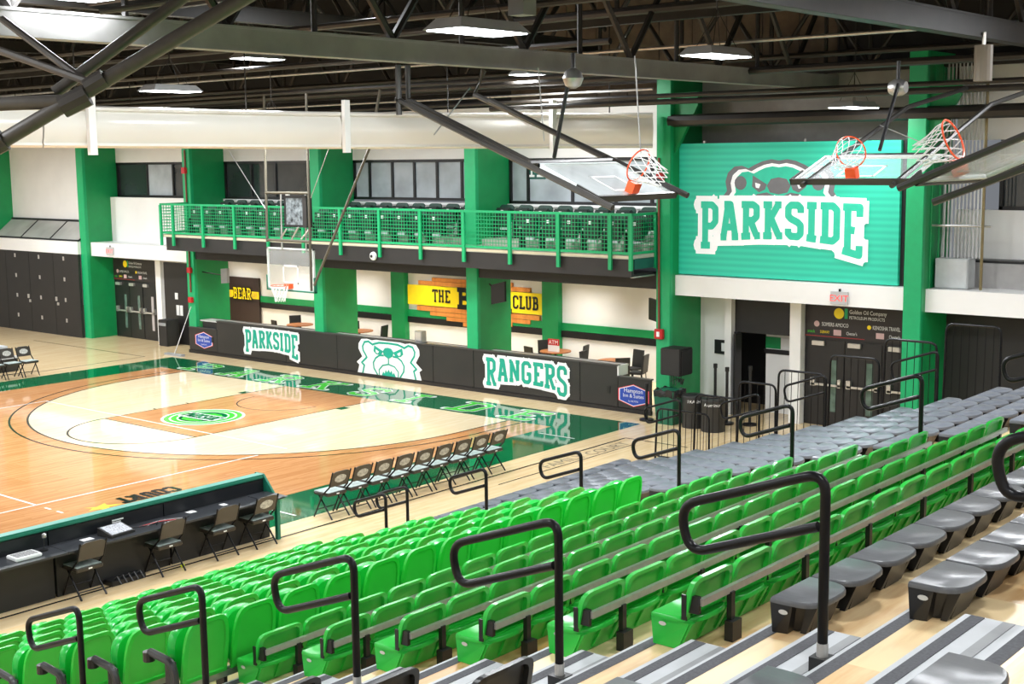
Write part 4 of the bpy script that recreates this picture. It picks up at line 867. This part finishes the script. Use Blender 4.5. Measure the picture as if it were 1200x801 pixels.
# far bleacher corner at the other sideline
e = empty('side_bench', (-3.2,-4.6,0), label='grey slatted bench rows behind the chairs across the court', cat='bench')
for k in range(3): MB().box(-.25-.6*k,.2-.6*k,-2.5,1.6,.40+.25*k,.46+.25*k).build('bench_slat', STEPL, e); MB().box(-.2-.6*k,.15-.6*k,-2.5,1.6,0,.40+.25*k).build('bench_support', RIS, e)
for k, lab in enumerate(('black barred barrier behind the chairs across the court','black barred barrier against the dark panels across the court')):
    b0 = (-5.2-2.2*k, -3.0+1.0*k); e = empty('crowd_barrier', (b0[0],b0[1],0), label=lab, cat='barrier'); b = MB(); b.tube(roundpath([(0,-1.6,0),(0,-1.6,1.5),(0,.5,1.5),(0,.5,0)],.15), .025, 8)
    b.build('barrier_frame', STEELB, e, smooth=True); b = MB()
    for j in range(1,14): b.tube([(0,-1.6+.15*j,.1),(0,-1.6+.15*j,1.5)], .01, 5)
    b.build('barrier_bar', STEELB, e)

# ---------------------------------------------------------------- scorer's table
st = empty('scorer_table', (0,0,0), label='long black scorer table with green padded edge along the sideline', cat='table')
GPAD = mat('dark_green_pad', (.008,.16,.10), .45, var=.05); GPAD2 = mat('pale_green_pad', (.10,.34,.27), .45, var=.05)
NAVY = mat('black_table_vinyl', (.008,.009,.012), .4, var=.1); TTOP = mat('dark_grey_table_top', (.032,.035,.040), .3, var=.12)
ya, yb = -24.0, -10.02
for k in range(7):
    y0 = yb-2.0*k; MB().box(16.86,17.0,y0-1.99,y0-.01,.0,.97).build('front_panel', NAVY, st)
    MB().box(17.0,17.02,y0-1.99,y0-.01,.755,.98).build('back_board', NAVY, st)
    MB().box(17.0,17.56,y0-1.995,y0-.005,.725,.755).build('table_top', TTOP, st); MB().box(17.10,17.16,y0-1.98,y0-.02,0,.725).build('skirt', BLACKM, st)
b = MB(); b.box(16.84,17.04,ya,yb,.97,1.045); b.box(16.82,16.86,ya,yb,.60,1.0); b.build('edge_pad', GPAD, st, bevel=.02); b = MB(); b.box(16.86,17.02,ya,yb,1.045,1.05); b.build('pad_top', GPAD2, st)
b = MB(); b.box(17.02,17.025,-12.95,-12.75,.88,.90); b.box(17.02,17.025,-12.95,-12.80,.85,.865); b.build('table_label', PRINTW, st)
b = MB(); b.hexa([(16.80,yb,.70),(17.3,yb,.72),(17.3,yb+.04,.72),(16.80,yb+.04,.70)], [(16.80,yb,1.05),(17.0,yb,1.05),(17.0,yb+.04,1.05),(16.80,yb+.04,1.05)]); b.build('end_pad', GPAD, st)
MB().box(17.1,17.62,yb-.4,yb+.02,.755,.765).build('end_shelf', TTOP, st)
MB().box(17.35,17.42,yb-.06,yb+.0,0,.73).build('leg', mat('dark_green_pad', (1,1,1)), st)
e = empty('mixing_desk', (17.28,-13.05,.755), rz=.1, label='small grey mixing desk with knobs on the scorer table', cat='mixer'); b = MB(); b.hexa([(-.16,-.22,0),(.16,-.22,0),(.16,.22,0),(-.16,.22,0)], [(-.16,-.22,.12),(.16,-.22,.04),(.16,.22,.04),(-.16,.22,.12)]); b.build('case', BLACKM, e)
b = MB(); b.hexa([(-.13,-.19,.115),(.14,-.19,.048),(.14,.19,.048),(-.13,.19,.115)], [(-.13,-.19,.12),(.14,-.19,.053),(.14,.19,.053),(-.13,.19,.12)]); b.build('panel', mat('pale_desk_panel', (.45,.46,.5), .4, var=.5, vscale=40), e)
e = empty('keyboard_console', (17.28,-14.55,.755), label='white button console with a headset at the scorer table', cat='console'); MB().box(-.14,.14,-.2,.2,0,.05).build('case', PRINTW, e, bevel=.01); MB().box(-.1,.1,-.16,.16,.05,.056).build('buttons', mat('grey_button_print', (.3,.3,.3), .5, var=.8, vscale=50), e)
e = empty('microphone', (17.2,-14.2,.755), label='small table microphone with round grey head on the scorer table', cat='microphone'); MB().tube([(0,0,0),(0,0,.02)], .06, 12).build('foot', BLACK, e); MB().tube([(0,0,.02),(-.02,.03,.18)], .007, 6).build('stem', BLACK, e); b = MB(); b.tube([(-.02,.03,.17),(-.02,.03,.19),(-.02,.03,.23),(-.02,.03,.25)], [.015,.035,.035,.012], 10); b.build('head', GREYM, e, smooth=True)
for k, (x, y, s, lab) in enumerate(((17.2,-13.5,.09,'white paper slip on the scorer table beside the mixing desk'),(17.15,-11.6,.07,'white label card on the scorer table slope'),(17.2,-11.0,.05,'small white tag on the scorer table'))): tag(MB().box(x-.06,x+.06,y-s,y+s,.757,.762).build('paper_card', PRINTW), lab, 'paper')
cab = MB(); random.seed(3)
for k in range(4): tag(MB().tube(roundpath([(17.2+.05*k,-12.75+.12*k,.765),(17.3-.05*k,-12.5+.1*k,.77),(17.25,-12.3+.1*k,.765),(17.36,-12.15+.12*k,.768)],.1), .008, 5).build('cable', (BLACK, RED, STEPM, BLACK)[k]), ['black cable curling from the mixing desk','red cable curling from the mixing desk','grey cable curling from the mixing desk','second black cable looping over the table edge'][k], 'cable')
e = empty('tennis_ball', (17.42,-12.0,.034), label='yellow-green tennis ball on a chair foot beside the table', cat='ball'); bm = bmesh.new(); bmesh.ops.create_icosphere(bm, subdivisions=3, radius=.034); me = bpy.data.meshes.new('felt'); bm.to_mesh(me); bm.free(); me.materials.append(mat('tennis_felt', srgb(210,225,40), .9)); o = bpy.data.objects.new('felt', me); COL.objects.link(o); o.parent = e
e = empty('floor_cable_box', (17.2,-12.95,0), label='black floor box with plugged cables under the scorer table', cat='electrical box'); MB().box(-.03,.2,-.3,.3,0,.08).build('box', BLACK, e, bevel=.01); b = MB()
for k in range(5): b.tube([(.1,-.2+.1*k,.08),(.16,-.18+.1*k,.13),(.22,-.15+.1*k,.02)], .012, 5)
b.build('plug', STEPD, e)
# balcony seats
BS = mat('dark_green_balcony_seat', (.008,.045,.03), .4, var=.1)
def bseat():
    e = empty('balcony_chair')
    b = MB(); rc = .12; pl = [(-.25,.42)]+[(-.25+rc-rc*math.cos(a), .88-rc+rc*math.sin(a)) for a in [pi/2*k/4 for k in range(5)]]+[(.25-rc+rc*math.sin(a), .88-rc+rc*math.cos(a)) for a in [pi/2*k/4 for k in range(5)]]+[(.25,.42)]
    b.prism(pl, lambda x, z, w: (x, .10+.08*(z-.42)+w, z), .035); b.build('backrest', BS, e)
    b = MB(); b.box(-.24,.24,-.06,.06,.32,.80); b.build('tip_pan', mat('green_black_pan', (.006,.02,.014), .4), e, bevel=.03)
    b = MB(); b.box(-.28,-.24,-.1,.12,0,.5); b.box(-.30,-.22,-.12,.14,0,.02); b.build('stanchion', BLACK, e)
    b = MB(); b.tube([(0,.085,.70),(0,.095,.70)], .04, 10); b.box(-.04,.04,-.075,-.06,.66,.74); b.build('number_plate', PRINTW, e)
    b = MB(); b.box(-.1,.16,-.04,.04,.22,.28); b.build('base_rail', STEPL, e); return e
bsp = bseat()
for row, (y, z) in enumerate(((2.25,3.95),(3.2,4.12))):
    for k in range(27):
        x = -.95+.655*k+.3*row
        if x > 16.2: continue
        if row == 0 and 11.2 < x < 12.2: continue
        if any(cx0-.2 < x < cx0+.6 for cx0 in (4.25,10.38)) and True: continue
        put(bsp, (x,y,z), 'dark green balcony seat in the %s row, %s from the end away from the screen' % (('front','rear')[row], ORD[k]), 'seat', 'balcony seats')
MB().box(-1.5,16.4,2.75,3.9,3.95,4.12).build('rear_step', mat('balcony_floor_paint', (1,1,1)), bal)
# ---------------------------------------------------------------- rolled white curtain along the end wall
cu = empty('rolled_curtain', label='long white vinyl curtain housing slung in front of the green uprights', cat='curtain')
VIN = mat('white_vinyl_sheet', (.80,.77,.70), .22, var=.04, vscale=.5, coat=.3)
PATH = [(16.74,2.10),(15.0,.50),(13.54,-1.39),(12.21,-3.56),(11.64,-5.5),(11.35,-7.45),(11.09,-9.25),(10.77,-10.85),(10.5,-12.65),(10.2,-15),(9.8,-18)]
def cpt(t):
    t = max(0, min(t, len(PATH)-1.001)); i = int(t); f = t-i
    P = [Vector(PATH[max(0, min(len(PATH)-1, i+k))]) for k in (-1,0,1,2)]
    return .5*((2*P[1])+(P[2]-P[0])*f+(2*P[0]-5*P[1]+4*P[2]-P[3])*f*f+(-P[0]+3*P[1]-3*P[2]+P[3])*f**3)
def prof(t):
    c = cpt(t); d = (cpt(min(t+.1, 9.99))-cpt(max(0, t-.1))).normalized(); n = Vector((-d.y, d.x))
    if n.x < 0: n = -n     # towards the stands
    k = t/8; zb = 6.43+.15*k; H = .81
    P = [(-.10,0),(.05,.0),(.10,.05),(.05,.11),(.10,.22),(.15,.42),(.15,.60),(.10,.78),(.05,.86),(.10,.90),(.10,.96),(.02,1.0),(-.3,1.0),(-.3,0)]
    return [(c.x+n.x*(a-.1), c.y+n.y*(a-.1), zb+H*h) for a, h in P]
for a, c in ((.05,2.98),(3.0,6.5),(6.52,9.95)):
    n = 14; rings = [prof(a+(c-a)*i/n) for i in range(n+1)]; m = len(rings[0]); b = MB()
    b.add([v for r in rings for v in r], [(i*m+j, i*m+(j+1) % m, (i+1)*m+(j+1) % m, (i+1)*m+j) for i in range(n) for j in range(m)]+[tuple(range(m)), tuple(n*m+j for j in range(m-1,-1,-1))]); b.build('curtain_panel', VIN, cu, smooth=True)
for t in (1.05,3.0,6.0):
    p = prof(t); q = prof(t+.04); b = MB(); x, y = p[5][0], p[5][1]; b.hexa([(x,y,6.40),(x+.10,y,6.40),(x+.10,y+.16,6.40),(x,y+.16,6.40)], [(x,y,7.55),(x+.10,y,7.55),(x+.10,y+.16,7.55),(x,y+.16,7.55)]); b.build('strap', WHITE2, cu)
for t in (.5,2,4,6,8): p = prof(t); MB().tube([(p[12][0],p[12][1],7.2),(p[12][0],p[12][1],11.32)], .015, 6).build('hanger_rod', DARKM, cu)
# ---------------------------------------------------------------- roof steel
def ybeam(x, z0, z1, wd, m, lab, y0=-40, y1=4.4, truss=None):
    e = empty('roof_beam', (x,0,z0), label=lab, cat='beam')
    b = MB(); h = z1-z0; b.box(-wd/2,wd/2,y0,y1,0,.035); b.box(-wd/2,wd/2,y0,y1,h-.035,h); b.box(-.02,.02,y0,y1,.03,h-.03); b.box(-wd/2+.01,-wd/2+.03,y0,y1,.0,h); b.box(wd/2-.03,wd/2-.01,y0,y1,0,h); b.build('chord', m, e)
    if truss:
        T = truss; k = 0; y = y0
        b = MB(); b.box(-.1,.1,y0,y1,h+T,h+T+.2); b.build('upper_chord', DARKM, e)
        while y < y1-1.5:
            b = MB(); b.tube([(0,y,h),(0,y+1.5,h+T)], .06, 6); b.tube([(0,y+1.5,h+T),(0,y+3.0,h)], .06, 6); b.tube([(0,y+1.5,h),(0,y+1.5,h+T)], .045, 6); b.build('web_member', DARKM, e); y += 3.0
ybeam(20.3,7.66,7.98,.26,GREYB,'pale grey steel beam running the length of the hall under the roof',truss=1.9)
ybeam(26.2,8.02,8.36,.26,DARKM,'dark brown steel beam crossing above the folded goals',truss=1.9)
ybeam(13.4,8.9,9.2,.24,DARKM,'dark steel beam beyond the pale roof beam',truss=1.6); ybeam(6.5,9.1,9.4,.24,DARKM,'second dark steel beam beyond the pale roof beam',truss=1.4); ybeam(-.5,9.3,9.6,.24,DARKM,'third dark steel beam beyond the pale roof beam',truss=1.2); ybeam(-8,9.4,9.7,.24,DARKM,'furthest dark steel beam from the stands',truss=1.0)
ybeam(32.5,8.6,8.9,.24,DARKM,'dark steel beam over the upper seats',truss=1.8)
def xpipe(y, z, r, x0, x1, lab, m=DARKM): tag(MB().tube([(x0,y,z),(x1,y,z)], r, 8).build('roof_pipe', m), lab, 'pipe')
xpipe(0,7.92,.075,-16,30,'thick dark roof pipe just above the white rolled curtain'); xpipe(.9,7.55,.05,6,40,'thin dark roof pipe above the teal screen'); xpipe(0,7.38,.06,13.5,40,'dark goal-hanger pipe level with the screen top', DARKM); xpipe(2.6,7.05,.14,16.8,40,'thick brown pipe along the wall above the screen')
xpipe(-1.48,7.93,.05,-2,20,'dark goal-hanger pipe over the baseline'); xpipe(-4.2,8.3,.06,-16,20,'dark roof pipe over the court behind the pale beam'); xpipe(-3.3,8.9,.08,-16,40,'upper dark roof pipe over the court'); xpipe(1.8,8.3,.06,-16,40,'dark roof pipe close to the brown wall boards'); xpipe(-7.6,8.6,.06,-16,40,'dark roof pipe over the free throw line'); xpipe(-.6,8.45,.035,-16,30,'pale thin conduit below the roof', GREYM); xpipe(1.6,7.75,.03,-16,17,'pale thin conduit along the curtain top', GREYM); xpipe(-10.6,9.0,.07,-16,40,'dark roof pipe over the three point arc')
# cross trusses
for y, z, lab in ((-2.6,8.75,'dark cross truss over the baseline'),(-9,9.0,'dark cross truss over the key'),(3.4,8.0,'dark cross truss against the brown wall boards')):
    e = empty('roof_truss', (0,y,z), label=lab, cat='truss'); b = MB(); b.box(-17,41,-.08,.08,0,.16); b.build('lower_chord', DARKM, e); b = MB(); b.box(-17,41,-.08,.08,1.7,1.86); b.build('upper_chord', DARKM, e)
    for k in range(24):
        x = -17+2.4*k; b = MB(); b.tube([(x,0,.1),(x+1.2,0,1.75)], .05, 6); b.tube([(x+1.2,0,1.75),(x+2.4,0,.1)], .05, 6); b.tube([(x,0,.1),(x,0,1.75)], .05, 6); b.build('web_member', DARKM, e)
# grey duct end above the nearest lamp, hanging canister
e = empty('ventilation_duct', (23.9,-11.4,7.9), label='pale vertical square duct above the nearest lamp', cat='duct'); MB().box(-.12,.12,-.12,.12,.05,1.6).build('duct_body', GREYB, e)
e = empty('hanging_canister', (26.35,-3.1,7.35), label='brown hanging canister below the dark brown beam', cat='canister'); MB().cyl((0,0),.14,0,.55,16).build('can', mat('tan_canister', (.25,.22,.18), .5), e); MB().cyl((0,0),.03,.55,.75,8).build('hook', ALU, e)
# tube truss close by at the upper corner
e = empty('tube_truss', (0,0,0), label='thick grey tube truss slanting up past the roof beams', cat='truss'); TUB = mat('grey_brown_tube', (.075,.068,.06), .45, var=.15)
V = Vector; a0 = V((22.0,-17.3,6.40)); a1 = V((24.15,-15.25,8.08)); c0 = V((21.75,-16.82,6.80)); c1 = V((23.1,-15.45,8.10))
b = MB(); b.tube([a0-(a1-a0)*.3, a1+(a1-a0)*.5], .075, 12); b.build('lower_tube', TUB, e, smooth=True); b = MB(); b.tube([V((22.35,-16.75,6.95)), c1+(c1-c0)*.6], .06, 12); b.build('upper_tube', TUB, e, smooth=True)
b = MB(); b.tube([V((22.62,-16.72,6.86)), V((21.7,-17.5,6.83))], .07, 10); b.build('side_tube', TUB, e, smooth=True); b = MB(); b.tube([V((22.75,-16.58,7.03)), V((21.4,-16.9,7.45))], .04, 8); b.tube([V((22.70,-16.60,7.03)), V((21.2,-16.6,7.75))], .04, 8); b.build('brace_tube', TUB, e, smooth=True)
for p_, q_, r_ in (((22.55,-16.80,6.80),(22.72,-16.62,6.92),.11),((22.05,-17.25,6.45),(22.12,-17.18,6.5),.11),((22.72,-16.62,6.98),(22.85,-16.5,7.08),.095)): MB().tube([V(p_),V(q_)], r_, 10).build('clamp', mat('dark_clamp_steel', (.05,.045,.04), .5), e)
b = MB(); b.tube([V((21.9,-15.9,7.82)),V((23.4,-14.2,8.15))], .03, 8); b.build('thin_tube', TUB, e)

# ---------------------------------------------------------------- goals
def net(b, c, ax, ay, az, r=.225, h=.42):
    n = 12; R = [r, r*.92, r*.74, r*.62, r*.58]; c = V(c)
    pt = lambda l, a: c+ax*(R[l]*math.cos(a))+ay*(R[l]*math.sin(a))-az*(h*l/4)
    for l in range(4):
        for j in range(n):
            a = 2*pi*(j+.5*l)/n
            for s in (-.5,.5): b.tube([pt(l,a), pt(l+1,a+2*pi*s/n)], .006, 4, cap=False)
def goal(name, origin, ex, ey, ez, lab, frame_pts, padm, glass=None):
    """ex: board width, ez: board up, ey: out of the board face (towards the rim)"""
    e = empty(name, (0,0,0), label=lab, cat='basketball hoop'); O = V(origin); ex, ey, ez = V(ex).normalized(), V(ey).normalized(), V(ez).normalized()
    T = lambda x, y, z: O+ex*x+ey*y+ez*z
    def bx(b, x0, x1, y0, y1, z0, z1): b.hexa([T(x0,y0,z0),T(x1,y0,z0),T(x1,y1,z0),T(x0,y1,z0)],[T(x0,y0,z1),T(x1,y0,z1),T(x1,y1,z1),T(x0,y1,z1)])
    w2 = .915; b = MB(); bx(b,-w2+.03,w2-.03,-.006,.006,.03,1.07); b.build('glass_board', glass or CLEAR, e)
    b = MB(); bx(b,-w2,w2,-.03,.02,1.05,1.09); bx(b,-w2,w2,-.03,.02,0,.04); bx(b,-w2,-w2+.04,-.03,.02,0,1.09); bx(b,w2-.04,w2,-.03,.02,0,1.09); b.build('board_frame', mat('pale_board_frame', (.62,.68,.66), .35) , e)
    b = MB(); bx(b,-w2-.03,w2+.03,-.05,.04,-.04,.0); bx(b,-w2-.03,-w2,-.05,.04,-.04,.36); bx(b,w2,w2+.03,-.05,.04,-.04,.36); b.build('edge_padding', padm, e)
    b = MB(); bx(b,-.305,.305,.007,.009,.60,.65); bx(b,-.305,.305,.007,.009,.17,.21); bx(b,-.305,-.26,.007,.009,.17,.65); bx(b,.26,.305,.007,.009,.17,.65); b.build('target_square', PRINTW, e)
    zc = .15; C = T(0,.39,zc)
    b = MB(); b.tube([C+ex*(.23*math.cos(2*pi*k/28))+ey*(.23*math.sin(2*pi*k/28)) for k in range(28)], .011, 7, closed=True); b.build('rim', ORANGE, e, smooth=True)
    b = MB(); bx(b,-.08,.08,.0,.16,.04,.17); b.build('rim_bracket', ORANGE, e)
    b = MB(); net(b, C, ex, ey, ez); b.build('net', NETM, e)
    for nm, segs_, r, m in frame_pts:
        for s in segs_: MB().tube([V(p) for p in s], r, 7).build(nm, m, e)
    return e
y0 = -1.23
fr = [('mast', [[(7.1,y0-.25,7.9),(7.02,y0-.25,4.15)],[(8.72,y0-.25,7.9),(8.68,y0-.25,2.95)],[(7.02,y0-.25,5.42),(8.74,y0-.25,5.42)],[(7.02,y0-.25,4.2),(8.7,y0-.25,4.2)]], .035, mat('khaki_mast_steel', (.07,.063,.045), .45)),
      ('strut', [[(7.45,y0-.1,5.4),(7.42,y0-.1,3.95)],[(8.4,y0-.1,5.4),(8.36,y0-.1,3.95)],[(7.5,y0-.2,4.25),(7.75,y0-.2,4.5)],[(7.9,y0-.2,4.2),(8.2,y0-.2,4.55)],[(8.3,y0-.2,4.25),(8.6,y0-.2,4.5)]], .022, GREYM),
      ('brace', [[(8.8,y0-.25,3.1),(10.95,y0-.25,6.55),(11.3,y0-.2,7.9)]], .035, mat('khaki_mast_steel', (1,1,1))), ('cable', [[(8.77,y0-.25,5.3),(9.6,y0-.25,6.7)],[(7.0,y0-.25,5.0),(5.6,y0-.25,6.5)]], .01, GREYM)]
goal('hanging_goal', (7.62,y0,2.90), (1,0,0), (0,-1,0), (0,0,1), 'hanging glass basketball goal with orange rim over the baseline', fr, mat('dark_green_pad', (1,1,1)))
# shot clock on the mast
e = empty('shot_clock', (8.1,y0-.12,4.95), label='dark shot clock cage mounted above the hanging backboard', cat='clock'); MB().box(-.45,.45,-.06,.06,-.40,.40).build('case', BLACK, e); MB().box(-.36,.3,-.07,-.06,-.34,.34).build('display', mat('dark_digits', (.12,.14,.15), .2, var=.8, vscale=9), e); MB().box(.30,.45,-.1,.1,-.4,.4).build('side_panel', BLACKM, e); MB().tube([(-.36,0,.4),(-.36,0,.5)], .06, 10).build('horn', ALU, e)
# folded side goals
DK = mat('dark_mast_steel', (.035,.033,.03), .4)
fr1 = [('mast', [[(24.15,-9.9,5.6),(20.25,-9.9,7.13)],[(24.05,-7.95,5.7),(20.1,-8.0,7.25),(20.3,-8.0,7.62)],[(22.6,-9.7,6.2),(20.3,-9.7,7.12),(20.3,-9.7,7.62)],[(20.3,-9.9,6.9),(20.3,-9.9,7.62)],[(22.7,-8.1,6.25),(20.5,-8.1,7.15)],[(22.75,-9.9,6.18),(22.75,-7.9,6.2)]], .045, DK),
       ('hanger', [[(22.4,-8.9,6.25),(22.7,-8.9,7.45)]], .03, BLACK), ('cable', [[(21.0,-9.9,6.6),(20.9,-9.0,7.3)],[(23.9,-8.9,6.3),(23.8,-8.9,7.6)],[(21.5,-8.0,6.5),(21.4,-8.0,7.6)]], .01, GREYM)]
goal('folded_goal', (23.84,-8.9,5.72), (0,1,0), (.405,0,.914), (-1.08,0,.48), 'basketball goal folded up flat with rim upward beside the balcony', fr1, DK, mat('frosted_board', (.62,.66,.66), .12, var=.04, alpha=.55))
fr2 = [('mast', [[(24.85,-6.1,5.8),(24.9,-2.6,7.0),(24.9,0,7.40)],[(26.25,-6.1,5.8),(26.3,-2.6,7.0),(26.3,0,7.40)],[(24.9,-4.9,6.22),(26.3,-4.9,6.22)]], .04, DK),
       ('hanger', [[(25.55,-5.0,6.3),(25.55,-4.4,7.3)]], .03, BLACK), ('cable', [[(24.9,-3.6,6.7),(26.3,-4.6,6.3)]], .008, GREYM)]
goal('folded_goal', (25.55,-5.98,5.865), (1,0,0), (0,-.32,.95), (0,1.1,.37), 'basketball goal folded up flat in front of the teal screen', fr2, DK)
fr3 = [('mast', [[(28.4,-10.7,5.90),(31.5,-10.7,7.15)],[(28.4,-8.8,5.95),(31.5,-8.8,7.15)],[(28.7,-10.5,5.75),(31.5,-10.5,6.8)]], .04, DK)]
goal('folded_goal', (28.6,-9.75,5.98), (0,1,0), (-.38,0,.92), (.9,0,.38), 'basketball goal folded up beside the dark windows', fr3, DK, mat('frosted_board', (.62,.66,.66), .12, alpha=.55))
e = empty('goal_winch', (25.5,-4.3,7.25), label='round grey goal winch hung beside the high-bay light', cat='winch'); b = MB(); b.tube([(-.13,0,.0),(-.05,0,0),(.05,0,0),(.13,0,0)], [.09,.13,.13,.09], 14); b.build('drum', GREYM, e, smooth=True); MB().cyl((0,0),.03,.1,.4,8).build('hanger', BLACK, e)
e = empty('goal_winch', (22.75,-8.9,7.35), label='round clear lamp globe winch above the folded goal by the balcony', cat='winch'); b = MB(); b.tube([(0,0,-.14),(0,0,-.1),(0,0,0),(0,0,.1),(0,0,.14)], [.04,.11,.15,.11,.04], 16); b.build('drum', GREYM, e, smooth=True); MB().cyl((0,0),.03,.13,.35,8).build('hanger', BLACK, e)
